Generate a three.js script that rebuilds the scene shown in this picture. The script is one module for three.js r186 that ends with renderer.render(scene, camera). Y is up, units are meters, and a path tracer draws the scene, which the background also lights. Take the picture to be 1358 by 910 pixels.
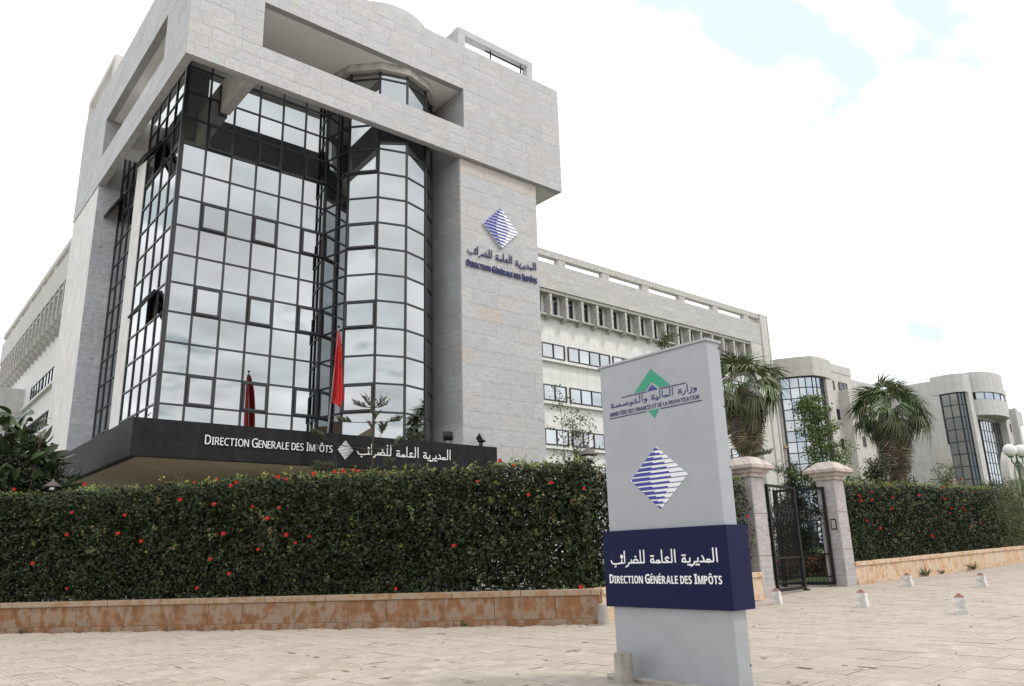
import * as THREE from 'three';
import { mergeGeometries } from 'three/addons/utils/BufferGeometryUtils.js';
import { ImprovedNoise } from 'three/addons/math/ImprovedNoise.js';
import { FontLoader } from 'three/addons/loaders/FontLoader.js';
import { TextGeometry } from 'three/addons/geometries/TextGeometry.js';

// ------------------------------------------------------------------ camera, sky, sun, exposure
const scene = new THREE.Scene();
const camera = new THREE.PerspectiveCamera(47.78, 1024 / 686, 0.1, 2000);
camera.position.set(0, 1.6, 0);
camera.quaternion.setFromRotationMatrix(new THREE.Matrix4().makeBasis(
  new THREE.Vector3(0.76776654, -0.02810151, 0.64011315),
  new THREE.Vector3(-0.14979331, 0.96348031, 0.22196317),
  new THREE.Vector3(-0.62297392, -0.26630057, 0.73551853)));
camera.updateMatrixWorld(true);

const renderer = new THREE.WebGLRenderer({ antialias: true });
renderer.toneMapping = THREE.LinearToneMapping;
renderer.toneMappingExposure = 1.3;
renderer.shadowMap.enabled = true;

const SUN = new THREE.Vector3(0.5, 1.15, 0.62).normalize();
const sun = new THREE.DirectionalLight(0xfff8ee, 1.4);
sun.position.copy(SUN).multiplyScalar(120).add(new THREE.Vector3(20, 0, -25));
sun.target.position.set(20, 0, -25);
sun.castShadow = true;
sun.shadow.radius = 20;
sun.shadow.mapSize.set(4096, 4096);
Object.assign(sun.shadow.camera, { left: -90, right: 90, top: 90, bottom: -90, near: 1, far: 300 });
scene.add(sun, sun.target);

function rng(seed) {
  let a = seed >>> 0;
  return () => { a = (a + 0x6D2B79F5) >>> 0; let t = a; t = Math.imul(t ^ (t >>> 15), t | 1); t ^= t + Math.imul(t ^ (t >>> 7), t | 61); return ((t ^ (t >>> 14)) >>> 0) / 4294967296; };
}
const noise = new ImprovedNoise();
const fbm = (x, y, z, o = 5) => { let s = 0, a = 0.5, f = 1; for (let i = 0; i < o; i++) { s += a * noise.noise(x * f, y * f, z * f); a *= 0.5; f *= 2.03; } return s; };
const clamp = (v, a = 0, b = 1) => Math.min(b, Math.max(a, v));
const smooth = (a, b, v) => { const t = clamp((v - a) / (b - a)); return t * t * (3 - 2 * t); };

{ // bright broken overcast: white cloud with a few pale blue gaps, the same all round
  const W = 2048, H = 1024, data = new Float32Array(W * H * 4);
  for (let j = 0; j < H; j++) {
    const el = ((j + 0.5) / H - 0.5) * Math.PI;
    for (let i = 0; i < W; i++) {
      const az = ((i + 0.5) / W - 0.5) * 2 * Math.PI;
      const y = Math.sin(el), x = Math.cos(el) * Math.cos(az), z = Math.cos(el) * Math.sin(az);
      const o = (j * W + i) * 4;
      if (el < -0.03) { data[o] = data[o + 1] = data[o + 2] = 1; data[o + 3] = 1; continue; }
      const k = 1 / (Math.max(y, 0) + 0.22), px = x * k, pz = z * k;
      const wx = fbm(px * 0.7 + 9.1, 3.3, pz * 0.7, 3), wz = fbm(px * 0.7 - 4.2, 7.7, pz * 0.7, 3);
      const n = fbm(px * 1.5 + wx * 0.7 + 31.2, 1.37, pz * 2.3 + wz * 0.7 + 5.2, 6);
      const d = fbm(px * 2.6 + wx * 0.8, 5.1, pz * 4.6 + wz * 0.8, 6);
      const e = fbm(px * 6 + wx * 2, 2.2, pz * 9 + wz * 2, 5), gap = smooth(0.20, 0.46, n + d * 1.0 + e * 0.55) * 0.95;
      const c = 1.20 + d * 0.72 + e * 0.22 - n * 0.25;
      const blue = [0.62, 0.715, 0.765];
      data[o] = c * (1 - gap) * 0.99 + blue[0] * gap;
      data[o + 1] = c * (1 - gap) + blue[1] * gap;
      data[o + 2] = c * (1 - gap) * 1.015 + blue[2] * gap;
      data[o + 3] = 1;
    }
  }
  const sky = new THREE.DataTexture(data, W, H, THREE.RGBAFormat, THREE.FloatType);
  sky.mapping = THREE.EquirectangularReflectionMapping;
  sky.magFilter = THREE.LinearFilter; sky.minFilter = THREE.LinearFilter;
  sky.needsUpdate = true;
  scene.background = sky; scene.environment = sky;
}

// ------------------------------------------------------------------ helpers: textures and materials
function tex(size, fn, repeat = 1, srgb = true) {
  const [w, h] = Array.isArray(size) ? size : [size, size], d = new Uint8Array(w * h * 4);
  for (let j = 0; j < h; j++) for (let i = 0; i < w; i++) {
    const c = fn(i / w, j / h), o = (j * w + i) * 4;
    d[o] = clamp(c[0]) * 255; d[o + 1] = clamp(c[1]) * 255; d[o + 2] = clamp(c[2]) * 255; d[o + 3] = 255;
  }
  const t = new THREE.DataTexture(d, w, h);
  t.wrapS = t.wrapT = THREE.RepeatWrapping; t.magFilter = THREE.LinearFilter; t.minFilter = THREE.LinearFilter;
  if (srgb) t.colorSpace = THREE.SRGBColorSpace;
  t.repeat.set(repeat, repeat); t.needsUpdate = true;
  return t;
}
// tileable noise on a torus-free blend: mirror the coordinates
const tri = (v) => Math.abs(((v % 1) + 1) % 1 * 2 - 1);
const tn = (u, v, f, s, o = 4) => fbm(tri(u) * f + s, tri(v) * f + s * 1.7, s * 0.37, o);
const tn2 = (u, v, fu, fv, s, o = 4) => fbm(tri(u) * fu + s, tri(v) * fv + s * 1.7, s * 0.37, o);

const L = (r, g, b) => new THREE.Color().setRGB(r, g, b);
const std = (o) => new THREE.MeshStandardMaterial(o);

const marbleTex = tex(512, (u, v) => {   // grey-beige veined stone, streaks along the slab
  const a = tn2(u, v, 3, 14, 1.3, 5), b = tn2(u, v, 7, 40, 4.1, 3), c = tn(u, v, 5, 8.8, 4);
  const vein = Math.pow(1 - Math.abs(tn2(u, v, 2.5, 9, 6.6, 5)) * 1.6, 14) * 0.12;
  const warm = smooth(0.1, 0.4, c) * 0.035;
  const l = 0.93 + a * 0.10 + b * 0.06 - vein * 0.8;
  return [l + warm, l, l - warm * 1.2];
}, 0.5);
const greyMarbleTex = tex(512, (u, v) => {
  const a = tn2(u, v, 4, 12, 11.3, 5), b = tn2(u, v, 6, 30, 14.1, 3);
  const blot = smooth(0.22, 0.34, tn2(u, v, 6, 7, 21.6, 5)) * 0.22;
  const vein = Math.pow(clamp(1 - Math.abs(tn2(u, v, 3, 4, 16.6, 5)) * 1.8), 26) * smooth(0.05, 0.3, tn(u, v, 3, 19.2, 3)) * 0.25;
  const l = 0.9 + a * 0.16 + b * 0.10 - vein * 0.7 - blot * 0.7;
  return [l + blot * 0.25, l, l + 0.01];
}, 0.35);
const plasterTex = tex(512, (u, v) => {
  const a = tn(u, v, 4, 2.2, 5), b = tn2(u, v, 16, 3, 3.9, 4), g = tn(u, v, 60, 7.1, 2);
  const l = 0.93 + a * 0.1 + b * 0.08 + g * 0.04;
  return [l, l * 0.995, l * 0.985];
}, 0.2);
const concreteTex = tex(512, (u, v) => {
  const a = tn(u, v, 5, 5.2, 5), g = tn(u, v, 70, 7.7, 2), s = tn2(u, v, 22, 3, 9.9, 4);
  const l = 0.88 + a * 0.22 + g * 0.12 + s * 0.1;
  return [l, l * 0.99, l * 0.97];
}, 0.4);
const fineBump = tex(256, (u, v) => { const g = 0.5 + tn(u, v, 50, 1.1, 3) * 0.8; return [g, g, g]; }, 1.3, false);
const sandTex = tex(1024, (u, v) => {   // stained sandstone: pale skin, rust brown where it has worn
  const n = tn2(u, v, 9, 6, 3.1, 5), m = tn2(u, v, 5, 9, 12.4, 5), g = tn(u, v, 60, 8.3, 3), st = tn2(u, v, 30, 4, 5.5, 3);
  const s = smooth(-0.18, 0.22, n + m * 0.5 + g * 0.12), t = smooth(0.05, 0.36, n - m * 0.6 + st * 0.2);
  let c = [0.76, 0.66, 0.57];
  const mix = (c, d, k) => c.map((x, i) => x * (1 - k) + d[i] * k);
  c = mix(c, [0.70, 0.48, 0.30], s * 0.78); c = mix(c, [0.58, 0.39, 0.24], t * 0.55);
  const l = 1 + g * 0.14 + st * 0.12;
  return c.map((x) => x * l);
}, 0.27);
const sandPaleTex = tex(1024, (u, v) => {
  const n = tn2(u, v, 10, 6, 23.1, 5), m = tn2(u, v, 5, 9, 32.4, 5), g = tn(u, v, 60, 28.3, 3), st = tn2(u, v, 36, 4, 25.5, 3);
  const s = smooth(0.0, 0.16, n + m * 0.4 + st * 0.25);
  const c = [0.84, 0.75, 0.65], d = [0.79, 0.62, 0.45], l = 1 + g * 0.13;
  return c.map((x, i) => (x * (1 - s * 0.85) + d[i] * s * 0.85) * l);
}, 0.27);
const tileTex = tex(512, (u, v) => {
  const n = tn(u, v, 5, 43.1, 5), g = tn(u, v, 70, 48.3, 2), d = smooth(0.26, 0.42, tn(u, v, 9, 52, 5));
  const l = 0.90 + n * 0.16 + g * 0.12;
  return [l - d * 0.10, l * 0.985 - d * 0.14, l * 0.97 - d * 0.18];
}, 0.45);
const graniteTex = tex(512, (u, v) => { const g = tn(u, v, 90, 3.3, 2), n = tn(u, v, 6, 6.1, 5); const l = 0.62 + g * 0.5 + n * 0.45; return [l, l, l * 1.03]; }, 0.3);
const signTex = tex(512, (u, v) => { const n = tn2(u, v, 3, 7, 61.1, 4), g = tn2(u, v, 90, 4, 63, 2), m = tn(u, v, 8, 65, 4); const l = 0.95 + n * 0.05 + g * 0.01 + m * 0.035; return [l, l, l]; }, 0.3);
const barkTex = tex(256, (u, v) => { const a = tn2(u, v, 24, 6, 71, 4), b = tn(u, v, 9, 74, 4); const l = 0.75 + a * 0.5 + b * 0.3; return [l, l * 0.95, l * 0.9]; }, 1);
const earthTex = tex(512, (u, v) => { const n = tn(u, v, 6, 81, 5), g = tn(u, v, 60, 84, 3); const l = 0.8 + n * 0.35 + g * 0.3; return [l, l, l]; }, 0.3);

const M = {};
const tones = [[0.485, 0.49, 0.50], [0.495, 0.50, 0.512], [0.472, 0.478, 0.489], [0.505, 0.505, 0.506], [0.49, 0.485, 0.48], [0.48, 0.488, 0.502]];
M.panel = tones.map((c, i) => std({ name: 'stone_panel_' + i, color: L(...c), map: marbleTex, roughness: 0.55, bumpMap: fineBump, bumpScale: 0.001 }));
M.stained = std({ name: 'stained_panel', color: L(0.51, 0.475, 0.44), map: marbleTex, roughness: 0.6 });
M.panelMany = std({ name: 'stone_panels', color: L(1, 1, 1), vertexColors: true, map: marbleTex, roughness: 0.55 });
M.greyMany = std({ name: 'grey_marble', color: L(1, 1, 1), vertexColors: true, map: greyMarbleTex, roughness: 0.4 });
M.soffit = std({ name: 'soffit_stone', color: L(0.485, 0.49, 0.50), map: marbleTex, roughness: 0.6 });
M.white = std({ name: 'white_plaster', color: L(0.80, 0.797, 0.79), map: plasterTex, roughness: 0.85, bumpMap: fineBump, bumpScale: 0.002 });
M.wall = std({ name: 'pale_render', color: L(0.60, 0.59, 0.57), map: plasterTex, roughness: 0.85, bumpMap: fineBump, bumpScale: 0.002 });
M.fin = std({ name: 'concrete_fin', color: L(0.60, 0.595, 0.585), map: concreteTex, roughness: 0.85 });
M.warmWall = std({ name: 'warm_render', color: L(0.58, 0.558, 0.528), map: plasterTex, roughness: 0.88 });
M.coolWall = std({ name: 'cool_render', color: L(0.58, 0.578, 0.575), map: plasterTex, roughness: 0.88 });
M.glass = [[0.36, 0.378, 0.383], [0.385, 0.398, 0.40], [0.34, 0.362, 0.373]].map((c, i) => std({ name: 'mirror_glass_' + i, color: L(...c), metalness: 1, roughness: 0.008 }));
M.glassFar = [[0.34, 0.37, 0.39], [0.30, 0.35, 0.40], [0.38, 0.40, 0.41]].map((c, i) => std({ name: 'far_glass_' + i, color: L(...c), metalness: 1, roughness: 0.08 }));
M.glassWing = [[0.50, 0.52, 0.53], [0.46, 0.48, 0.49], [0.40, 0.43, 0.45]].map((c, i) => std({ name: 'wing_glass_' + i, color: L(...c), metalness: 1, roughness: 0.06 }));
M.darkGlass = std({ name: 'dark_window', color: L(0.10, 0.11, 0.12), metalness: 1, roughness: 0.1 });
M.mullion = std({ name: 'black_aluminium', color: L(0.022, 0.023, 0.026), roughness: 0.38, metalness: 0.2 });
M.void = std({ name: 'dark_interior', color: L(0.012, 0.012, 0.013), roughness: 0.95 });
M.granite = new THREE.MeshPhysicalMaterial({ name: 'black_granite', color: L(0.020, 0.021, 0.024), map: graniteTex, roughness: 0.6, specularIntensity: 0.45 });
M.beigeSoffit = std({ name: 'beige_soffit', color: L(0.66, 0.56, 0.46), map: plasterTex, roughness: 0.9 });
M.sand = std({ name: 'stained_sandstone', color: L(0.52, 0.505, 0.49), map: sandTex, roughness: 0.8, bumpMap: fineBump, bumpScale: 0.003 });
M.sandCap = std({ name: 'sandstone_cap', color: L(0.50, 0.48, 0.46), map: sandPaleTex, roughness: 0.8, bumpMap: fineBump, bumpScale: 0.003 });
M.sandPale = std({ name: 'pale_sandstone', color: L(0.80, 0.80, 0.80), map: sandPaleTex, roughness: 0.8, bumpMap: fineBump, bumpScale: 0.003 });
M.pinkStone = std({ name: 'pink_grey_stone', color: L(0.47, 0.44, 0.425), map: greyMarbleTex, roughness: 0.65, bumpMap: fineBump, bumpScale: 0.003 });
M.pinkJoint = std({ name: 'pink_joint', color: L(0.55, 0.38, 0.28), map: concreteTex, roughness: 0.85 });
M.iron = new THREE.MeshPhysicalMaterial({ name: 'black_iron', color: L(0.012, 0.012, 0.012), roughness: 0.55, specularIntensity: 0.4 });
M.sign = std({ name: 'grey_painted_steel', color: L(0.365, 0.385, 0.412), map: signTex, roughness: 0.38, metalness: 0.15 });
M.navy = new THREE.MeshPhysicalMaterial({ name: 'navy_paint', color: L(0.005, 0.008, 0.047), map: signTex, roughness: 0.55, specularIntensity: 0.35 });
M.blueInk = std({ name: 'blue_print', color: L(0.03, 0.04, 0.27), roughness: 0.45 });
M.navyInk = std({ name: 'navy_print', color: L(0.02, 0.025, 0.12), roughness: 0.45 });
M.greenInk = std({ name: 'green_print', color: L(0.02, 0.29, 0.17), roughness: 0.5 });
M.whiteInk = std({ name: 'white_print', color: L(0.78, 0.79, 0.80), roughness: 0.5 });
M.letterWhite = std({ name: 'white_letter', color: L(0.70, 0.70, 0.70), roughness: 0.4 });
M.letterDim = std({ name: 'bare_letter', color: L(0.13, 0.13, 0.14), roughness: 0.5 });
M.concrete = std({ name: 'cast_concrete', color: L(0.42, 0.405, 0.375), map: concreteTex, roughness: 0.9, bumpMap: fineBump, bumpScale: 0.004 });
M.whitePaint = std({ name: 'white_paint', color: L(0.74, 0.74, 0.73), map: concreteTex, roughness: 0.7 });
M.redPaint = std({ name: 'red_paint', color: L(0.33, 0.15, 0.125), map: concreteTex, roughness: 0.75 });
M.red = std({ name: 'red_petal', color: L(0.62, 0.035, 0.025), roughness: 0.6, side: THREE.DoubleSide });
M.flag = std({ name: 'red_cloth', color: L(0.50, 0.02, 0.022), roughness: 0.8, side: THREE.DoubleSide });
M.flagGreen = std({ name: 'green_star', color: L(0.01, 0.07, 0.03), roughness: 0.8, side: THREE.DoubleSide });
M.steel = std({ name: 'steel', color: L(0.35, 0.35, 0.36), metalness: 0.7, roughness: 0.4 });
M.bark = std({ name: 'bark', color: L(0.13, 0.10, 0.075), map: barkTex, roughness: 0.95 });
M.palmTrunk = std({ name: 'palm_trunk', color: L(0.15, 0.125, 0.10), map: barkTex, roughness: 0.95 });
M.leaf = new THREE.MeshPhysicalMaterial({ name: 'leaf', color: L(1, 1, 1), roughness: 0.5, specularIntensity: 0.5, side: THREE.DoubleSide });
M.leafMatt = std({ name: 'matt_leaf', color: L(1, 1, 1), roughness: 0.7, side: THREE.DoubleSide });
M.leafVC = std({ name: 'frond', color: L(1, 1, 1), vertexColors: true, roughness: 0.55, side: THREE.DoubleSide });
M.bigLeaf = [[0.030, 0.050, 0.018], [0.022, 0.038, 0.015], [0.045, 0.075, 0.026], [0.06, 0.11, 0.03]].map((c, i) => std({ name: 'big_leaf_' + i, color: L(...c), roughness: 0.38, side: THREE.DoubleSide }));
M.earth = std({ name: 'earth', color: L(0.16, 0.125, 0.09), map: earthTex, roughness: 0.95 });
M.grout = std({ name: 'joint_sand', color: L(0.26, 0.205, 0.155), map: earthTex, roughness: 0.95 });
M.grass = std({ name: 'lawn', color: L(0.10, 0.16, 0.035), map: earthTex, roughness: 0.95 });
const tileTones = [[0.495, 0.445, 0.39], [0.485, 0.435, 0.38], [0.51, 0.462, 0.407], [0.50, 0.453, 0.402], [0.465, 0.413, 0.358]];
M.tile = tileTones.map((c, i) => std({ name: 'paving_' + i, color: L(...c), map: tileTex, roughness: 0.78, bumpMap: fineBump, bumpScale: 0.002 }));
M.tileMany = std({ name: 'paving_many', color: L(1, 1, 1), map: tileTex, roughness: 0.78 });
M.globe = std({ name: 'opal_globe', color: L(0.72, 0.72, 0.70), roughness: 0.25 });
M.greenPaint = std({ name: 'green_paint', color: L(0.02, 0.08, 0.05), roughness: 0.5 });
M.lampGlass = std({ name: 'lamp_glass', color: L(0.45, 0.46, 0.47), metalness: 0.9, roughness: 0.15 });

// ------------------------------------------------------------------ helpers: objects
const taken = new Map();
function numbered(name) { const n = taken.get(name) ?? 0; taken.set(name, n + 1); return n ? name + '_' + String(n).padStart(3, '0') : name; }
function tag(o, label, category, group, kind) { o.userData.label = label; o.userData.category = category; if (group) o.userData.group = group; if (kind) o.userData.kind = kind; return o; }
function thing(name, label, category, [x, y, z] = [0, 0, 0], turn = 0, group) {
  const o = new THREE.Group(); o.name = numbered(name); o.position.set(x, y, z); o.rotation.y = turn; scene.add(o);
  return tag(o, label, category, group);
}
// geometry of the child is given in the world's axes although its thing stands at its base
function part(name, geo, mat, parent) {
  const m = new THREE.Mesh(geo, mat); m.name = name;
  if (parent.isGroup) m.position.copy(parent.position).negate();
  parent.add(m); return m;
}
function child(name, geo, mat, parent, x = 0, y = 0, z = 0) { const m = new THREE.Mesh(geo, mat); m.name = name; m.position.set(x, y, z); parent.add(m); return m; }
function structure(name, geo, mat) { const m = new THREE.Mesh(geo, mat); m.name = name; m.userData.kind = 'structure'; scene.add(m); return m; }

// box from corner to corner, uv in metres
function bx(x0, x1, y0, y1, z0, z1, ou = 0, ov = 0) {
  const g = new THREE.BoxGeometry(x1 - x0, y1 - y0, z1 - z0); g.translate((x0 + x1) / 2, (y0 + y1) / 2, (z0 + z1) / 2);
  const p = g.attributes.position, n = g.attributes.normal, uv = g.attributes.uv;
  for (let i = 0; i < p.count; i++) {
    const ax = Math.abs(n.getX(i)), ay = Math.abs(n.getY(i));
    if (ax > 0.5) uv.setXY(i, p.getZ(i) + ou, p.getY(i) + ov); else if (ay > 0.5) uv.setXY(i, p.getX(i) + ou, p.getZ(i) + ov); else uv.setXY(i, p.getX(i) + ou, p.getY(i) + ov);
  }
  return g;
}
const merge = (list) => mergeGeometries(list.map((g) => (g.index ? g.toNonIndexed() : g)), false);
// box with a small bevel on every edge
function bevelBox(w, h, d, b, uvOff = 0) {
  const s = new THREE.Shape(); const x = w / 2 - b, y = h / 2 - b;
  s.moveTo(-x, -y); s.lineTo(x, -y); s.lineTo(x, y); s.lineTo(-x, y); s.closePath();
  const g = new THREE.ExtrudeGeometry(s, { depth: d - 2 * b, bevelEnabled: true, bevelThickness: b, bevelSize: b, bevelSegments: 1 });
  g.translate(0, 0, -(d - 2 * b) / 2);
  const p = g.attributes.position, uv = g.attributes.uv; const nn = g.attributes.normal; for (let i = 0; i < p.count; i++) { const ax = Math.abs(nn.getX(i)), ay = Math.abs(nn.getY(i)); uv.setXY(i, (ax > 0.7 ? p.getZ(i) : p.getX(i)) + uvOff, (ay > 0.7 ? p.getZ(i) : p.getY(i)) + uvOff * 0.7); }
  return g;
}
function tube(points, r, seg = 8, n = 5, r2 = r) {
  const c = new THREE.CatmullRomCurve3(points.map((p) => new THREE.Vector3(...p)));
  const g = new THREE.TubeGeometry(c, seg, r, n, false);
  if (r2 !== r) {
    const pos = g.attributes.position, v = new THREE.Vector3();
    for (let i = 0; i <= seg; i++) { const q = c.getPointAt(i / seg), k = 1 + (r2 / r - 1) * i / seg; for (let j = 0; j <= n; j++) { v.fromBufferAttribute(pos, i * (n + 1) + j).sub(q).multiplyScalar(k).add(q); pos.setXYZ(i * (n + 1) + j, v.x, v.y, v.z); } }
    g.computeVertexNormals();
  }
  return g;
}
function paint(g, fn) { const p = g.attributes.position, c = new Float32Array(p.count * 3); for (let i = 0; i < p.count; i++) c.set(fn(i), i * 3); g.setAttribute('color', new THREE.BufferAttribute(c, 3)); return g; }
const at = (g, x, y, z, ry = 0, s = 1) => g.clone().applyMatrix4(new THREE.Matrix4().compose(new THREE.Vector3(x, y, z), new THREE.Quaternion().setFromEuler(new THREE.Euler(0, ry, 0)), new THREE.Vector3(s, s, s)));

const dummy = new THREE.Object3D(), col = new THREE.Color();
function instances(name, geo, mat, items, parent) {   // items: [position, quaternion, scale, colour]
  const m = new THREE.InstancedMesh(geo, mat, items.length); m.name = name; m.userData.kind = 'stuff';
  items.forEach(([p, q, s, c], i) => { dummy.position.copy(p); dummy.quaternion.copy(q); dummy.scale.setScalar(s); dummy.updateMatrix(); m.setMatrixAt(i, dummy.matrix); m.setColorAt(i, col.setRGB(c[0], c[1], c[2])); });
  if (parent.isGroup) m.position.copy(parent.position).negate();
  parent.add(m); return m;
}
function leafGeo(len, wid, fold = 0.25, droop = 0.1) {
  const w = wid / 2, f = w * fold, m = len * 0.45;
  const v = [0, 0, 0, -w, m, f, 0, m, -f * 0.3, w, m, f, 0, len, -len * droop];
  const g = new THREE.BufferGeometry(); g.setAttribute('position', new THREE.Float32BufferAttribute(v, 3));
  g.setIndex([0, 2, 1, 0, 3, 2, 1, 2, 4, 2, 3, 4]); const n = g.toNonIndexed(); n.computeVertexNormals();
  n.setAttribute('uv', new THREE.Float32BufferAttribute(new Float32Array(n.attributes.position.count * 2), 2)); return n;
}
const V = (x, y, z) => new THREE.Vector3(x, y, z), UP = V(0, 1, 0);
function randQuat(r, out, spread = 1) {   // leaf whose blade tends to face the direction "out"
  const d = V(out.x + (r() - 0.5) * 2 * spread, out.y + (r() - 0.5) * 2 * spread, out.z + (r() - 0.5) * 2 * spread).normalize();
  return new THREE.Quaternion().setFromUnitVectors(V(0, 0, 1), d).multiply(new THREE.Quaternion().setFromAxisAngle(V(0, 0, 1), r() * 6.283));
}
const vary = (r, c, k = 0.35) => { const l = 1 + (r() - 0.5) * 2 * k, h = (r() - 0.5) * 0.2; return [c[0] * l * (1 + h), c[1] * l, c[2] * l * (1 - h)]; };

// height of the street, which climbs gently towards +x
const GP = [[-400, 0], [3, 0.04], [13, 0.11], [21, 0.21], [27, 0.35], [43, 0.66], [70, 1.2], [130, 2.3], [400, 4]];
function ground(x) { for (let i = 1; i < GP.length; i++) if (x <= GP[i][0]) { const [a, b] = GP[i - 1], [c, d] = GP[i]; return b + (d - b) * (x - a) / (c - a); } return 4; }
const slope = (x) => (ground(x + 0.25) - ground(x - 0.25)) / 0.5;

// ------------------------------------------------------------------ ground
function groundSheet(x0, x1, z0, z1, dy, xs) {
  const pos = [], uv = [], idx = [];
  const list = [x0, ...GP.map((p) => p[0]).filter((x) => x > x0 && x < x1), x1];
  list.forEach((x) => { for (const z of [z0, z1]) { pos.push(x, ground(x) + dy, z); uv.push(x, z); } });
  for (let i = 0; i < list.length - 1; i++) { const a = i * 2; idx.push(a, a + 1, a + 2, a + 1, a + 3, a + 2); }
  const g = new THREE.BufferGeometry(); g.setAttribute('position', new THREE.Float32BufferAttribute(pos, 3)); g.setAttribute('uv', new THREE.Float32BufferAttribute(uv, 2)); g.setIndex(idx); g.computeVertexNormals(); return g;
}
structure('ground', groundSheet(-400, 400, -500, 300, -0.10), std({ name: 'street_concrete', color: L(0.36, 0.335, 0.30), map: earthTex, roughness: 0.9 }));
const paving = structure('plaza_paving', groundSheet(-12, 52, -34, 5, -0.022), M.grout);

// wall lines: the street corner is cut by a slanting wall, then the wall runs along x to the gate
const WA = [13.16, -12.74], WB = [-1.2, -31.68], WC = [21.1, -13.72], WD = [26.82, -13.75], WE = [50, -13.95];
const lineX = (x, a, b) => a[1] + (b[1] - a[1]) * (x - a[0]) / (b[0] - a[0]);
const outside = (x, z) => x < WA[0] ? z > lineX(x, WA, WB) : x < WC[0] ? z > lineX(x, WA, WC) : z > -13.8 - (x > WC[0] && x < WD[0] ? 4.2 : 0);
{
  const r = rng(11), S = 0.5, G = 0.0075, flat = bevelBox(S - G, 0.06, S - G, 0.004);
  const ribs = []; for (let k = 0; k < 6; k++) { const w = (S - G) / 6; ribs.push(bx(-(S - G) / 2 + k * w, -(S - G) / 2 + (k + 1) * w - 0.010, -0.03, 0.03, -(S - G) / 2, (S - G) / 2)); }
  ribs.push(bx(-(S - G) / 2, (S - G) / 2, -0.03, 0.022, -(S - G) / 2, (S - G) / 2));
  const ribbed = merge(ribs); ribbed.computeVertexNormals();
  const variants = (g) => [0, 1, 2, 3].map((k) => { const c = g.clone(), uv = c.attributes.uv, p = c.attributes.position; for (let i = 0; i < uv.count; i++) uv.setXY(i, p.getX(i) + k * 0.53, p.getZ(i) + k * 0.31); return c; });
  const gf = variants(flat), gr = variants(ribbed);
  const spots = [], v = V(0, 0, 0), axis = 0.045;
  for (let i = -30; i < 110; i++) for (let j = -75; j < 30; j++) {
    const lx = i * S, lz = j * S + (((i % 2) + 2) % 2) * 0, x = lx * Math.cos(axis) + lz * Math.sin(axis) + 0.15, z = -lx * Math.sin(axis) + lz * Math.cos(axis) - 0.1;
    if (x < -8 || x > 50 || z > 3.5 || z < -32 || !outside(x, z - 0.1) || !outside(x + 0.2, z)) continue;
    const q = r(), rib = ((i + j) % 2 + 2) % 2 === 0 ? q < 0.9 : q < 0.08;
    v.set(x, ground(x), z); const dist = v.distanceTo(camera.position); v.project(camera);
    const seen = Math.abs(v.x) < 1.04 && Math.abs(v.y) < 1.06 && v.z < 1;
    spots.push({ x, z, rib, seen, dist, t: Math.floor(r() * 5), k: Math.floor(r() * 4), dy: (r() - 0.5) * 0.007, tilt: (r() - 0.5) * 0.012, tx: (r() - 0.5) * 0.01, along: x < 7.4 || r() < 0.12 });
  }
  spots.sort((a, b) => (b.seen - a.seen) || a.dist - b.dist);
  const rest = { f: [], r: [] };
  spots.forEach((s, n) => {
    const y = ground(s.x) - 0.03 + s.dy, q = new THREE.Quaternion().setFromEuler(new THREE.Euler(s.tx, axis + (s.rib && !s.along ? Math.PI / 2 : 0), s.tilt + Math.atan(slope(s.x))));
    if (s.rib && !s.along) q.setFromEuler(new THREE.Euler(0, 0, Math.atan(slope(s.x)))).multiply(new THREE.Quaternion().setFromEuler(new THREE.Euler(s.tx, axis + Math.PI / 2, s.tilt)));
    if (n < 300) { const m = child('paving_tile', (s.rib ? gr : gf)[s.k], M.tile[s.t], paving, s.x, y, s.z); m.quaternion.copy(q); }
    else { const c = tileTones[s.t]; rest[s.rib ? 'r' : 'f'].push([V(s.x, y, s.z), q, 1, c]); }
  });
  instances('paving_tiles', gf[1], M.tileMany, rest.f, paving); instances('ribbed_paving_tiles', gr[2], M.tileMany, rest.r, paving);
}
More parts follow.
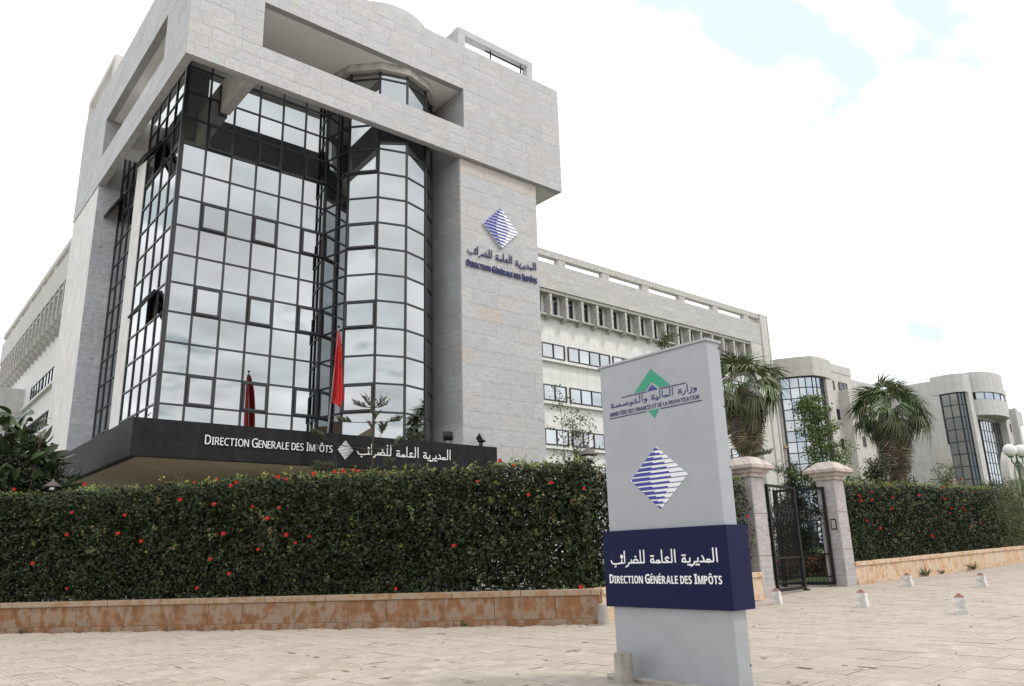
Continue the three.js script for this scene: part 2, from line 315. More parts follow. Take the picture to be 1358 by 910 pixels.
// garden soil and lawn behind the walls
{
  const g = new THREE.BufferGeometry(), p = [], uv = [], idx = [];
  const poly = [[WB[0] - 0.2, WB[1]], [WA[0], WA[1] - 0.4], [WC[0], WC[1] - 0.4], [WC[0] + 0.6, -18.2], [WD[0], -18.2], [WD[0], WD[1] - 0.3], [WE[0], WE[1] - 0.3], [120, -15], [120, -100], [-30, -100], [-30, WB[1] - 30]];
  const sh = THREE.ShapeUtils.triangulateShape(poly.map(([x, z]) => new THREE.Vector2(x, z)), []);
  poly.forEach(([x, z]) => { p.push(x, ground(x) + 0.03, z); uv.push(x, z); }); sh.forEach((t) => idx.push(t[0], t[1], t[2]));
  g.setAttribute('position', new THREE.Float32BufferAttribute(p, 3)); g.setAttribute('uv', new THREE.Float32BufferAttribute(uv, 2)); g.setIndex(idx); g.computeVertexNormals();
  structure('lawn', g, M.grass);
  const fg = new THREE.BufferGeometry(), fp = [[WB[0] + 0.9, WB[1] - 1.5], [WA[0] + 0.3, WA[1] - 2.2], [WC[0] + 0.3, WC[1] - 1.8], [WC[0] + 0.3, -44], [-30, -44], [-30, WB[1] - 1.5]];
  fg.setAttribute('position', new THREE.Float32BufferAttribute(fp.flatMap(([x, z]) => [x, ground(x) + 0.06, z]), 3)); fg.setAttribute('uv', new THREE.Float32BufferAttribute(fp.flat(), 2));
  fg.setIndex(THREE.ShapeUtils.triangulateShape(fp.map(([x, z]) => new THREE.Vector2(x, z)), []).flat()); fg.computeVertexNormals();
  structure('forecourt', fg, std({ name: 'forecourt_slabs', color: L(0.58, 0.54, 0.49), map: tileTex, roughness: 0.85 }));
}

// ------------------------------------------------------------------ curtain walls
const frameGeos = new Map();
function key(geo, w, h, make) { const k = geo + Math.round(w * 200) + '_' + Math.round(h * 200); if (!frameGeos.has(k)) frameGeos.set(k, make()); return frameGeos.get(k); }
const rTilt = rng(77);
// a wall of panes from A to B (left to right as seen from outside); children of one backing mesh
function curtain(parent, name, A, B, cols, rows, o = {}) {
  const dx = B[0] - A[0], dz = B[1] - A[1], len = Math.hypot(dx, dz), th = Math.atan2(-dz, dx);
  const y0 = rows[0], y1 = rows[rows.length - 1], mw = o.mw ?? 0.065, md = o.md ?? 0.13, glass = o.glass ?? M.glass;
  const back = new THREE.Mesh(bx(Math.min(0.06, len * 0.1), len - Math.min(0.06, len * 0.1), y0, y1, -0.42, -0.16), M.void); back.name = name;
  back.position.set(A[0], 0, A[1]); if (parent.isGroup) back.position.sub(parent.position); back.rotation.y = th; parent.add(back);
  for (let c = 0; c < cols.length - 1; c++) for (let k = 0; k < rows.length - 1; k++) {
    const w = cols[c + 1] - cols[c], h = rows[k + 1] - rows[k], op = o.op?.(c, k), open = o.open?.(c, k);
    const inset = op ? 0.075 : 0.012, pw = w - 2 * inset, ph = h - 2 * inset;
    const g = key('pane', pw, ph, () => new THREE.BoxGeometry(pw, ph, 0.014));
    const mat = glass[Math.floor(rTilt() * glass.length)], cx = (cols[c] + cols[c + 1]) / 2, cy = (rows[k] + rows[k + 1]) / 2;
    const p = child('pane', g, mat, back, cx, cy, op ? 0.03 : -0.02);
    p.rotation.set((rTilt() - 0.5) * (o.tilt ?? 0.006), (rTilt() - 0.5) * (o.tilt ?? 0.006), 0);
    let f = null;
    if (op) { const fg = key('opf', w, h, () => merge([bx(-w / 2 + 0.02, w / 2 - 0.02, h / 2 - 0.1, h / 2 - 0.02, -0.05, 0.055), bx(-w / 2 + 0.02, w / 2 - 0.02, -h / 2 + 0.02, -h / 2 + 0.1, -0.05, 0.055), bx(-w / 2 + 0.02, -w / 2 + 0.1, -h / 2 + 0.1, h / 2 - 0.1, -0.05, 0.055), bx(w / 2 - 0.1, w / 2 - 0.02, -h / 2 + 0.1, h / 2 - 0.1, -0.05, 0.055)])); f = child('window_frame', fg, M.mullion, back, cx, cy, 0.03); }
    if (open) for (const m of [p, f]) if (m) { const a = open; m.rotation.set(-a, 0, 0); m.position.set(cx, cy + h / 2 - Math.cos(a) * h / 2, 0.06 + Math.sin(a) * h / 2); }
  }
  cols.forEach((u, i) => { if (o.skip?.includes(i)) return; const end = i === 0 || i === cols.length - 1, w = end ? (o.endw ?? mw) : mw; child('mullion', key('mul' + w + md, w, y1 - y0, () => bx(-w / 2, w / 2, -(y1 - y0) / 2, (y1 - y0) / 2, -0.1, md - 0.1)), M.mullion, back, u, (y0 + y1) / 2, 0); });
  rows.forEach((y, i) => { child('transom', key('tr' + md, len, mw, () => bx(0.004, len - 0.004, -mw / 2, mw / 2, -0.1, md - 0.112)), M.mullion, back, 0, y + (i === 0 ? mw / 2 : i === rows.length - 1 ? -mw / 2 : 0), 0); });
  return back;
}

// stone panels on a face. frame: origin A, left to right direction; each a mesh, or merged when many = true
const panelGeos = new Map();
function panels(parent, A, th, x0, x1, y0, y1, rowH, lenP, o = {}) {
  const r = rng(o.seed ?? 5), n = Math.max(1, Math.round((y1 - y0) / rowH)), h = (y1 - y0) / n, gap = o.gap ?? 0.004, t = 0.03, list = [];
  for (let j = 0; j < n; j++) {
    let x = x0 - (o.stagger === 0 ? 0 : r() * lenP * 0.8), yy = y0 + j * h;
    while (x < x1 - 0.02) {
      const l = lenP * (0.8 + r() * 0.5); let a = Math.max(x, x0), b = Math.min(x + l, x1); x += l;
      if (x1 - b < 0.25 && b < x1) { b = x1; x = x1; }
      if (b - a < 0.05) continue;
      const w = Math.round((b - a) * 25) / 25 < 0.06 ? b - a : b - a;
      list.push([(a + b) / 2, yy + h / 2, w, h, r(), r()]);
    }
  }
  if (o.many) {
    const gs = list.map(([cx, cy, w, hh, q, q2]) => { const g = bx(-w / 2 + gap / 2, w / 2 - gap / 2, -hh / 2 + gap / 2, hh / 2 - gap / 2, 0, t); const uv = g.attributes.uv; for (let i = 0; i < uv.count; i++) uv.setXY(i, uv.getX(i) + q * 5, uv.getY(i) + q2 * 5); g.translate(cx, cy, (q - 0.5) * 0.006); const l = 1 + (q2 - 0.5) * 0.13, c = o.color ?? [0.50, 0.495, 0.485]; return paint(g, () => [c[0] * l * (1 + (q - 0.5) * 0.04), c[1] * l, c[2] * l * (1 - (q - 0.5) * 0.04)]); });
    const m = child(o.name ?? 'panels', merge(gs), o.mat ?? M.panelMany, parent, A[0], 0, A[1]); m.rotation.y = th; m.userData.kind = 'stuff'; return m;
  }
  const holder = (cx, cy) => [A[0] + cx * Math.cos(th), cy, A[1] - cx * Math.sin(th)];
  for (const [cx, cy, w, hh, q, q2] of list) {
    const wr = Math.round(w * 20) / 20, k = wr + '_' + Math.round(hh * 500) + '_' + Math.floor(q2 * 3);
    if (!panelGeos.has(k)) { const g = bevelBox(1, hh - gap, t + 0.02, 0.003, Math.floor(q2 * 3) * 0.77); g.scale(wr, 1, 1); const uv = g.attributes.uv; for (let i = 0; i < uv.count; i++) uv.setX(i, uv.getX(i) * wr); panelGeos.set(k, g); }
    const [px, py, pz] = holder(cx, cy);
    const m = child('panel', panelGeos.get(k), o.pick?.(cx, cy, q) ?? M.panel[Math.floor(q * M.panel.length)], parent, px + Math.sin(th) * (0.005 + q * 0.005), py, pz + Math.cos(th) * (0.005 + q * 0.005));
    m.rotation.y = th; m.scale.x = (w - gap) / wr;
  }
}

// ------------------------------------------------------------------ lettering
const font = await new FontLoader().loadAsync('fonts/droid/droid_sans_bold.typeface.json');
const fontR = await new FontLoader().loadAsync('fonts/droid/droid_sans_regular.typeface.json');
// small capitals; letters are [char, size]
function smallCaps(text, big) { const out = []; for (const w of text.split(' ')) { if (out.length) out.push([' ', 1]); [...w].forEach((c, i) => out.push([c, i === 0 && big(w) ? 1.22 : 1])); } return out; }
function latin(parent, chars, frame, u0, u1, base, size, depth, mat, f = font, odd = {}) {
  let x = 0; const laid = [];
  for (const [c, s] of chars) { if (c === ' ') { x += size * 0.36; continue; } const g = new TextGeometry(c, { font: f, size: size * s, depth, curveSegments: 3 }); g.computeBoundingBox(); const b = g.boundingBox; g.translate(-b.min.x, 0, 0); laid.push([g, x, c]); x += (b.max.x - b.min.x) + size * 0.13; }
  x -= size * 0.13; const k = (u1 - u0) / x;
  laid.forEach(([g, gx, c], i) => { g.scale(k, 1, 1); const m = child('letter', g, odd[i] ?? mat, parent); m.position.copy(frame.pos(u0 + gx * k, base)); m.rotation.y = frame.th; });
}
const front = (z, off = [0, 0, 0]) => ({ th: 0, pos: (u, y) => V(u - off[0], y - off[1], z - off[2]) });
const leftward = (x, off = [0, 0, 0]) => ({ th: -Math.PI / 2, pos: (u, y) => V(x - off[0], y - off[1], u - off[2]) });

// Arabic letters as pen strokes: right to left, x from 0 to -w on the writing line; dots as short strokes
const dot = (x, y) => [[x - 0.07, y], [x + 0.07, y]];
const ring = (cx, cy, rx, ry, n = 9) => Array.from({ length: n + 1 }, (_, i) => [cx + rx * Math.cos(i / n * 6.283), cy + ry * Math.sin(i / n * 6.283)]);
const AR = {
  alef: { w: 0.42, s: [[[-0.18, 1.9], [-0.2, 1.0], [-0.18, 0]]] },
  alef_f: { w: 0.42, s: [[[0, 0], [-0.14, 0.02], [-0.22, 0.2], [-0.22, 1.9]]] },
  lam_i: { w: 0.5, s: [[[-0.2, 1.95], [-0.2, 0.15], [-0.28, 0], [-0.5, 0]]] },
  lam_m: { w: 0.46, s: [[[0, 0], [-0.16, 0.02], [-0.22, 0.2], [-0.22, 1.95]], [[-0.22, 0.1], [-0.3, 0], [-0.46, 0]]] },
  meem_m: { w: 0.75, s: [[[0, 0], [-0.12, 0]], ring(-0.36, 0.12, 0.23, 0.2), [[-0.5, 0], [-0.75, 0]]] },
  dal_f: { w: 0.78, s: [[[0, 0], [-0.1, 0.0]], [[-0.36, 0.85], [-0.2, 0.5], [-0.13, 0.12], [-0.3, 0], [-0.68, 0.02]]] },
  yeh_i: { w: 0.5, s: [[[-0.14, 0.55], [-0.15, 0.1], [-0.24, 0], [-0.5, 0]], dot(-0.1, -0.42), dot(-0.38, -0.42)] },
  yeh_m: { w: 0.5, s: [[[0, 0], [-0.5, 0]], [[-0.22, 0.05], [-0.22, 0.55]], dot(-0.1, -0.42), dot(-0.38, -0.42)] },
  hamza_m: { w: 0.5, s: [[[0, 0], [-0.5, 0]], [[-0.22, 0.05], [-0.22, 0.5]], [[-0.1, 1.2], [-0.28, 1.25], [-0.26, 1.02], [-0.08, 1.0]], [[-0.08, 0.85], [-0.36, 0.92]]] },
  reh: { w: 0.62, s: [[[-0.12, 0.4], [-0.16, 0], [-0.3, -0.4], [-0.62, -0.62]]] },
  reh_f: { w: 0.55, s: [[[0, 0], [-0.12, 0], [-0.16, -0.2], [-0.3, -0.45], [-0.6, -0.62]]] },
  zain: { w: 0.62, s: [[[-0.12, 0.4], [-0.16, 0], [-0.3, -0.4], [-0.62, -0.62]], dot(-0.14, 0.8)] },
  teh_f: { w: 0.85, s: [[[0, 0], [-0.2, 0], [-0.24, 0.35], [-0.3, 0.62], [-0.62, 0.42], [-0.66, 0.1], [-0.45, 0], [-0.2, 0]], dot(-0.28, 1.02), dot(-0.56, 1.02)] },
  teh: { w: 0.8, s: [ring(-0.38, 0.25, 0.27, 0.27), dot(-0.24, 0.95), dot(-0.52, 0.95)] },
  ain_i: { w: 0.85, s: [[[-0.12, 0.62], [-0.36, 0.82], [-0.6, 0.6], [-0.5, 0.32], [-0.15, 0.06], [-0.3, 0], [-0.85, 0]]] },
  dad_m: { w: 1.4, s: [[[0, 0], [-1.4, 0]], [[-0.95, 0.02], [-0.72, 0.42], [-0.4, 0.58], [-0.18, 0.35], [-0.22, 0.03]], [[-1.12, 0.03], [-1.12, 0.45]], dot(-0.5, 0.98)] },
  sad_i: { w: 1.35, s: [[[-0.12, 0], [-1.35, 0]], [[-0.92, 0.02], [-0.7, 0.42], [-0.38, 0.58], [-0.14, 0.35], [-0.16, 0.03]], [[-1.08, 0.03], [-1.08, 0.45]]] },
  beh_f: { w: 1.5, s: [[[0, 0], [-0.2, -0.08], [-0.7, -0.16], [-1.2, -0.06], [-1.36, 0.4]], dot(-0.75, -0.55)] },
  waw: { w: 0.68, s: [ring(-0.3, 0.3, 0.22, 0.22), [[-0.1, 0.24], [-0.14, -0.1], [-0.35, -0.42], [-0.62, -0.55]]] },
  waw_f: { w: 0.66, s: [[[0, 0], [-0.1, 0.08]], ring(-0.3, 0.26, 0.21, 0.22), [[-0.1, 0.2], [-0.14, -0.1], [-0.35, -0.42], [-0.62, -0.55]]] },
  khah_m: { w: 0.95, s: [[[0, 0], [-0.95, 0]], [[-0.78, 0.62], [-0.45, 0.6], [-0.1, 0.05]], dot(-0.45, 1.05)] },
};
const WORDS = {
  mudiriya: ['alef', 'lam_i', 'meem_m', 'dal_f', 'yeh_i', 'reh_f', 'yeh_i', 'teh_f'], amma: ['alef', 'lam_i', 'ain_i', 'alef_f', 'meem_m', 'teh_f'], daraib: ['lam_i', 'lam_m', 'dad_m', 'reh_f', 'alef', 'hamza_m', 'beh_f'],
  wizara: ['waw', 'zain', 'alef', 'reh', 'teh'], maliya: ['alef', 'lam_i', 'meem_m', 'alef_f', 'lam_i', 'yeh_m', 'teh_f'], khawsasa: ['waw', 'alef', 'lam_i', 'khah_m', 'waw_f', 'sad_i', 'dad_m', 'teh_f'],
};
const KEEP = { khawsasa: 6 };   // the second sad carries no dot
function arabic(parent, words, frame, u0, u1, base, size, pen, depth, mat) {
  let x = 0; const laid = words.map((w) => { const at0 = x; WORDS[w].forEach((k) => { x -= AR[k].w; }); const r = [w, at0]; x -= 0.55; return r; });
  const k = (u1 - u0) / (-x - 0.55);
  for (const [w, x0] of laid) {
    const gs = []; let cx = x0;
    WORDS[w].forEach((l, i) => {
      AR[l].s.forEach((st, si) => {
        if (KEEP[w] === i && si === AR[l].s.length - 1) return;
        const pts = st.map(([a, b]) => V((a + cx) * k, b * size, 0));
        for (let q = 0; q < pts.length - 1; q++) {
          const d = pts[q + 1].clone().sub(pts[q]), ln = d.length(); if (ln < 1e-5) continue;
          const c = new THREE.CylinderGeometry(pen, pen, ln, 6, 1); c.rotateZ(Math.atan2(d.y, d.x) - Math.PI / 2); c.translate((pts[q].x + pts[q + 1].x) / 2, (pts[q].y + pts[q + 1].y) / 2, 0); gs.push(c);
        }
        for (const p of pts) { const s = new THREE.SphereGeometry(pen * 1.03, 6, 4); s.translate(p.x, p.y, 0); gs.push(s); }
      });
      cx -= AR[l].w;
    });
    const g = merge(gs); g.scale(1, 1, depth / pen); const m = child('arabic_word', g, mat, parent); m.position.copy(frame.pos(u1, base)); m.rotation.y = frame.th;
  }
}
const extr = (pts, d) => { const s = new THREE.Shape(); pts.forEach(([x, y], i) => (i ? s.lineTo(x, y) : s.moveTo(x, y))); return new THREE.ExtrudeGeometry(s, { depth: d, bevelEnabled: false }); };
// diamond of stepped stripes: thick on the left, thinner in the middle, hairlines on the right
function diamond(parent, frame, cu, cy, hw, hh, o) {
  if (o.plate) { const p = child('logo_plate', extr([[-hw, 0], [0, -hh], [hw, 0], [0, hh]], o.thick), o.plate, parent); p.position.copy(frame.pos(cu, cy)); p.rotation.y = frame.th; }
  const n = 13, p = 2 * hh / n, X = (y) => hw * Math.max(0, 1 - Math.abs(y) / hh);
  for (let i = 0; i < n; i++) {
    const yb = -hh + i * p + p * 0.12, gs = [];
    const piece = (f0, f1, t) => { const y0 = yb, y1 = yb + t * p, a = (y, f) => -X(y) + 2 * X(y) * f; const pts = [[a(y0, f0), y0], [a(y0, f1), y0], [a(y1, f1), y1], [a(y1, f0), y1]]; if (Math.abs(pts[1][0] - pts[0][0]) + Math.abs(pts[2][0] - pts[3][0]) > 0.004) gs.push(extr(pts, o.depth)); };
    piece(0.0, 0.34, o.t[0]); piece(0.34, 0.72, o.t[1]); piece(0.72, 1.0, o.t[2]);
    if (!gs.length) continue;
    const m = child('logo_stripe', merge(gs), o.mat, parent); m.position.copy(frame.pos(cu, cy)); if (o.plate) m.position.add(V(Math.sin(frame.th), 0, Math.cos(frame.th)).multiplyScalar(o.thick + 0.001)); m.rotation.y = frame.th;
  }
}
const DGI = smallCaps('DIRECTION GÉNÉRALE DES IMPÔTS', (w) => w !== 'DES');
const DGI_PLAIN = smallCaps('DIRECTION GENERALE DES IMPÔTS', (w) => w !== 'DES');
//SECTION2
// ------------------------------------------------------------------ the corner tower
const rowsT = [5.72, 6.98, 8.08, 9.18, 10.28, 11.38, 12.48, 13.58, 14.68, 15.78, 16.88, 17.98, 19.08, 20.18, 21.28, 21.86];
const OPROW = new Set([1, 4, 7, 10]);
{
  const T = thing('office_tower', 'stone clad corner tower with mirror glass walls, round glass bay and hollow roof box', 'building', [15.3, 0.1, -33]);
  const ZB = -24.45, XB = 6.46, YB = 18.57, YT = 24.17, XR = 24.17, ZK = -41.85;
  // roof box: hollow stone frame with a slot on each street side
  const box = part('roof_box', merge([
    bx(XB + 0.03, 9.08, YB, YT - 0.01, -24.75, ZB - 0.03), bx(18.28, XR - 0.03, YB, YT - 0.01, -24.75, ZB - 0.03), bx(9.08, 18.28, YB, 19.98, -24.75, ZB - 0.03), bx(9.08, 18.28, 21.92, YT - 0.01, -24.75, ZB - 0.03),
    bx(XB + 0.03, 6.76, YB, YT - 0.01, -27.33, -24.75), bx(XB + 0.03, 6.76, YB, 19.98, -36.62, -27.33), bx(XB + 0.03, 6.76, 21.92, YT - 0.01, -36.62, -27.33), bx(XB + 0.03, 6.76, YB, YT - 0.01, ZK, -36.62),
    bx(18.28, XR - 0.03, YB + 0.02, 21.9, ZK + 0.02, -24.75), bx(6.76, 9.4, YB + 0.02, 21.9, ZK + 0.02, -36.62), bx(XR - 0.3, XR - 0.03, 21.9, YT - 0.01, ZK + 0.02, -24.75), bx(6.76, XR - 0.3, 21.9, YT - 0.01, ZK, ZK + 0.3)]), std({ name: 'box_core', color: L(0.485, 0.49, 0.50), map: marbleTex, roughness: 0.7 }), T);
  panels(box, [XB, ZB - 0.03], 0, 0, XR - XB, 22.0 - 0.08, YT, 0.45, 1.15, { seed: 1 });
  panels(box, [XB, ZB - 0.03], 0, 0, 9.08 - XB, 19.98, 21.92, 0.485, 1.15, { seed: 2 });
  panels(box, [XB, ZB - 0.03], 0, 18.28 - XB, XR - XB, 19.98, 21.92, 0.485, 1.15, { seed: 3 });
  panels(box, [XB, ZB - 0.03], 0, 0, XR - XB, YB, 19.98, 0.47, 1.15, { seed: 4 });
  const cl = [0.485, 0.49, 0.50];
  panels(box, [XB + 0.03, ZK], -Math.PI / 2, 0, ZB - ZK - 0.03, 21.92, YT, 0.45, 1.15, { seed: 6, many: true, color: cl });
  panels(box, [XB + 0.03, ZK], -Math.PI / 2, 0, -36.62 - ZK, 19.98, 21.92, 0.485, 1.15, { seed: 7, many: true, color: cl });
  panels(box, [XB + 0.03, ZK], -Math.PI / 2, -27.33 - ZK, ZB - ZK - 0.03, 19.98, 21.92, 0.485, 1.15, { seed: 8, many: true, color: cl });
  panels(box, [XB + 0.03, ZK], -Math.PI / 2, 0, ZB - ZK - 0.03, YB, 19.98, 0.47, 1.15, { seed: 9, many: true, color: cl });
  panels(box, [18.31, -41.5], -Math.PI / 2, 0, 41.5 - 24.8, 20.0, 21.9, 0.475, 1.2, { seed: 19, many: true, color: [0.485, 0.49, 0.50] });
  const sof = part('soffit', merge([bx(XB + 0.05, XR - 0.05, YB - 0.02, YB - 0.001, -24.73, ZB - 0.05), bx(XB + 0.05, 6.74, YB - 0.02, YB - 0.001, ZK + 0.05, -24.73)]), M.soffit, T);
  part('overhang_soffit', bx(22.64, XR - 0.06, YB - 0.018, YB + 0.002, ZK, -24.74), M.white, T); void sof;
  part('ceiling', bx(6.76, XR - 0.3, 21.95, 23.8, ZK + 0.3, -24.75), std({ name: 'white_ceiling', color: L(0.88, 0.88, 0.875), roughness: 0.9 }), T);
  const cb = part('cross_beam', bx(8.70, 9.06, YB, 19.96, -27.38, -24.75), M.white, T);
  child('beam_soffit', bx(8.71, 9.05, YB - 0.02, YB - 0.001, -27.37, -24.76), M.soffit, cb);
  const cb2 = part('cross_beam', bx(6.76, 7.36, YB, 19.96, -33.4, -32.3), M.white, T);
  child('beam_soffit', bx(6.77, 7.35, YB - 0.02, YB - 0.001, -33.39, -32.31), M.soffit, cb2);
  part('white_column', bx(7.37, 8.3, 5.7, 21.93, -33.6, -32.14), M.white, T);
  // stone piers
  const pier = part('pier', bx(18.2, 22.62, 0, YB + 0.01, ZK + 0.05, -24.68), std({ name: 'pier_core', color: L(0.485, 0.49, 0.50), map: marbleTex, roughness: 0.7 }), T);
  panels(pier, [18.2, -24.68], 0, 0, 4.42, 2.05, YB - 0.03, 0.66, 1.3, { seed: 12, pick: (cx, cy, q) => (cy > YB - 0.7 || q < 0.035 ? M.stained : null) });
  panels(pier, [18.2, -27.6], -Math.PI / 2, 0, 2.91, 5.6, YB - 0.03, 0.66, 1.4, { seed: 13, many: true, color: [0.485, 0.49, 0.50] });
  const pier2 = part('pier', bx(6.5, 9.4, 0, YB + 0.01, ZK + 0.01, -36.68), M.white, T);
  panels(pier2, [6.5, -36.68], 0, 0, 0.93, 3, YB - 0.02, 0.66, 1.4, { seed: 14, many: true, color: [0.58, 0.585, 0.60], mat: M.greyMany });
  part('core', bx(8.0, 18.25, 4.97, 21.93, ZK + 0.1, -28.2), M.void, T);
  part('entrance_wall', bx(8.6, 18.19, 0, 4.75, ZK + 0.1, -33), M.wall, T);
  part('bay_core', new THREE.CylinderGeometry(1.5, 1.5, 17, 12).translate(15.65, 13.4, -27.1), M.void, T);
  // glass
  const opF = (c, k) => OPROW.has(k) && (c % 2 === 1);
  curtain(T, 'front_glazing', [7.40, -27.5], [13.28, -27.5], [0, 0.93, 1.91, 2.90, 3.89, 4.885, 5.88], rowsT, { op: opF, endw: 0.11 });
  curtain(T, 'side_glazing', [7.40, -32.12], [7.40, -27.5], [0, 1.16, 2.32, 3.47, 4.62], rowsT, { op: (c, k) => (c === 2 && k === 4) || (c === 1 && k === 10), open: (c, k) => (c === 2 && k === 4 ? 0.55 : c === 1 && k === 10 ? 0.6 : 0), endw: 0.1 });
  curtain(T, 'recessed_glazing', [7.45, -36.65], [7.45, -33.62], [0, 1.0, 2.0, 3.03], rowsT, { op: (c, k) => (c === 2 && k === 0) || (c === 1 && k === 10) || (c === 0 && k === 10), open: (c, k) => (c === 2 && k === 0 ? 0.3 : c === 0 && k === 10 ? 0.5 : 0), endw: 0.09 });
  const bay = [[13.28, -27.5], [13.45, -26.75], [13.60, -26.1], [14.46, -25.19], [15.59, -24.84], [16.77, -25.2], [17.62, -26.0], [17.95, -27.1], [18.2, -27.5]];
  for (let i = 0; i < bay.length - 1; i++) { const l = Math.hypot(bay[i + 1][0] - bay[i][0], bay[i + 1][1] - bay[i][1]); curtain(T, 'bay_glazing', bay[i], bay[i + 1], [0, l], rowsT, { op: i === 3 || i === 6 ? undefined : (c, k) => i === 2 && OPROW.has(k), skip: i ? [0] : [], endw: 0.09, mw: 0.07 }); }
  part('bay_ring', (() => { const s = new THREE.Shape(), h = new THREE.Path(); const ctr = [15.65, -27.1]; const ex = (k) => bay.map(([x, z]) => [ctr[0] + (x - ctr[0]) * k, -(ctr[1] + (z - ctr[1]) * k)]); const o = [...ex(1.09), [18.25, 29], [13.1, 29]]; o.forEach(([x, y], i) => (i ? s.lineTo(x, y) : s.moveTo(x, y))); const g = new THREE.ExtrudeGeometry(s, { depth: 0.34, bevelEnabled: false }); g.rotateX(-Math.PI / 2); g.translate(0, 21.6, 0); return g; })(), M.fin, T);
  // roof: drum and parapet frames
  const drum = part('roof_drum', (() => { const g = new THREE.LatheGeometry([[0, 25.7], [2.3, 25.7], [2.5, 25.75], [2.55, 26.0], [2.68, 26.0], [2.68, 23.9], [0.1, 23.9]].map(([a, b]) => new THREE.Vector2(a, b)), 36); g.translate(16.05, 0, -28.64); return g; })(), M.panel[1], T);
  void drum;
  const rf = part('parapet_frame', merge([bx(18.35, 18.75, 24.0, 25.5, -25.3, -24.9), bx(22.6, 22.95, 24.0, 25.5, -25.3, -24.9), bx(18.345, 22.955, 25.2, 25.52, -25.305, -24.895), bx(18.36, 18.74, 24.0, 25.5, -28.4, -25.32)]), M.panel[0], T);
  child('iron_bar', merge([tube([[20.3, 24.6, -24.95], [20.3, 25.1, -24.95]], 0.04, 2, 5), tube([[22.2, 24.6, -24.95], [22.2, 25.1, -24.95]], 0.04, 2, 5), tube([[20.0, 24.95, -24.95], [22.4, 24.95, -24.95]], 0.04, 2, 5)]), M.iron, rf);
  const lf = part('parapet_frame', merge([bx(6.5, 6.95, 24.0, 25.5, -41.85, -41.4), bx(6.5, 6.95, 24.0, 25.5, -37.0, -36.6), bx(6.492, 6.958, 25.15, 25.52, -41.856, -36.592), bx(6.95, 9, 24.0, 25.5, -37.0, -36.6)]), M.wall, T);
  // canopy over the entrance
  const can = part('canopy', merge([bx(5.88, 19.38, 4.71, 5.83, -24.25, -24.0), bx(5.88, 6.13, 4.71, 5.83, -35.5, -24.25), bx(19.13, 19.38, 4.71, 5.83, -24.66, -24.25), ]), M.granite, T);
  child('roof_slab', bx(6.13, 18.19, 5.55, 5.70, -35.5, -24.25), M.white, can);
  child('soffit', bx(6.13, 18.19, 4.76, 4.95, -35.5, -24.25), M.beigeSoffit, can);
  const fr = front(-23.985);
  latin(can, DGI_PLAIN, fr, 7.95, 12.2, 5.17, 0.235, 0.03, M.letterWhite, fontR, { 22: M.letterDim });
  diamond(can, front(-23.99), 12.69, 5.29, 0.30, 0.33, { mat: M.letterWhite, depth: 0.03, t: [0.66, 0.55, 0.4] });
  arabic(can, ['mudiriya', 'amma', 'daraib'], front(-23.985), 13.12, 17.13, 5.2, 0.185, 0.024, 0.02, M.letterWhite);
  // emblem and lettering on the pier
  const pf = front(-24.625);
  diamond(pier, pf, 20.36, 15.74, 1.0, 0.99, { plate: M.whiteInk, thick: 0.07, mat: M.blueInk, depth: 0.012, t: [0.72, 0.44, 0.14] });
  latin(pier, DGI, pf, 18.46, 22.43, 13.55, 0.24, 0.05, M.navyInk);
  arabic(pier, ['mudiriya', 'amma', 'daraib'], front(-24.6), 18.47, 22.44, 14.2, 0.185, 0.025, 0.025, M.navyInk);
}
// flag on the canopy edge
{
  const F = thing('flag', 'limp red flag with dark star hanging from a leaning pole on the canopy', 'flag', [12.05, 5.83, -24.1]);
  const pole = part('pole', tube([[12.05, 5.5, -24.12], [12.05, 7.5, -23.8], [12.05, 9.45, -23.5]], 0.022, 6, 6), M.steel, F);
  child('finial', new THREE.SphereGeometry(0.05, 8, 6).translate(12.05, 9.47, -23.5), M.iron, pole);
  const W = 14, H = 24, pos = [], idx = [], uv = [];
  for (let j = 0; j <= H; j++) for (let i = 0; i <= W; i++) {
    const t = j / H, s = i / W, y = 9.33 - t * (2.3 + 0.35 * Math.sin(s * 3.0)), wd = 0.06 + 0.46 * Math.pow(t, 0.55) * (1 - 0.15 * t);
    const fold = Math.sin(s * 17 + t * 1.6) * 0.075 * Math.min(1, t * 3);
    pos.push(12.07 + (s - 0.25) * wd - 0.05 * (1 - t), y, -23.52 - 0.12 * t + fold + Math.cos(s * 9 + t * 2) * 0.05); uv.push(s, t);
    if (i < W && j < H) { const a = j * (W + 1) + i; idx.push(a, a + 1, a + W + 1, a + 1, a + W + 2, a + W + 1); }
  }
  const g = new THREE.BufferGeometry(); g.setAttribute('position', new THREE.Float32BufferAttribute(pos, 3)); g.setAttribute('uv', new THREE.Float32BufferAttribute(uv, 2)); g.setIndex(idx); g.computeVertexNormals();
  const cloth = part('cloth', g, M.flag, F);
  child('star', new THREE.TorusGeometry(0.09, 0.012, 4, 10).scale(0.6, 1, 1).translate(12.2, 8.2, -23.47), M.flagGreen, cloth);
}
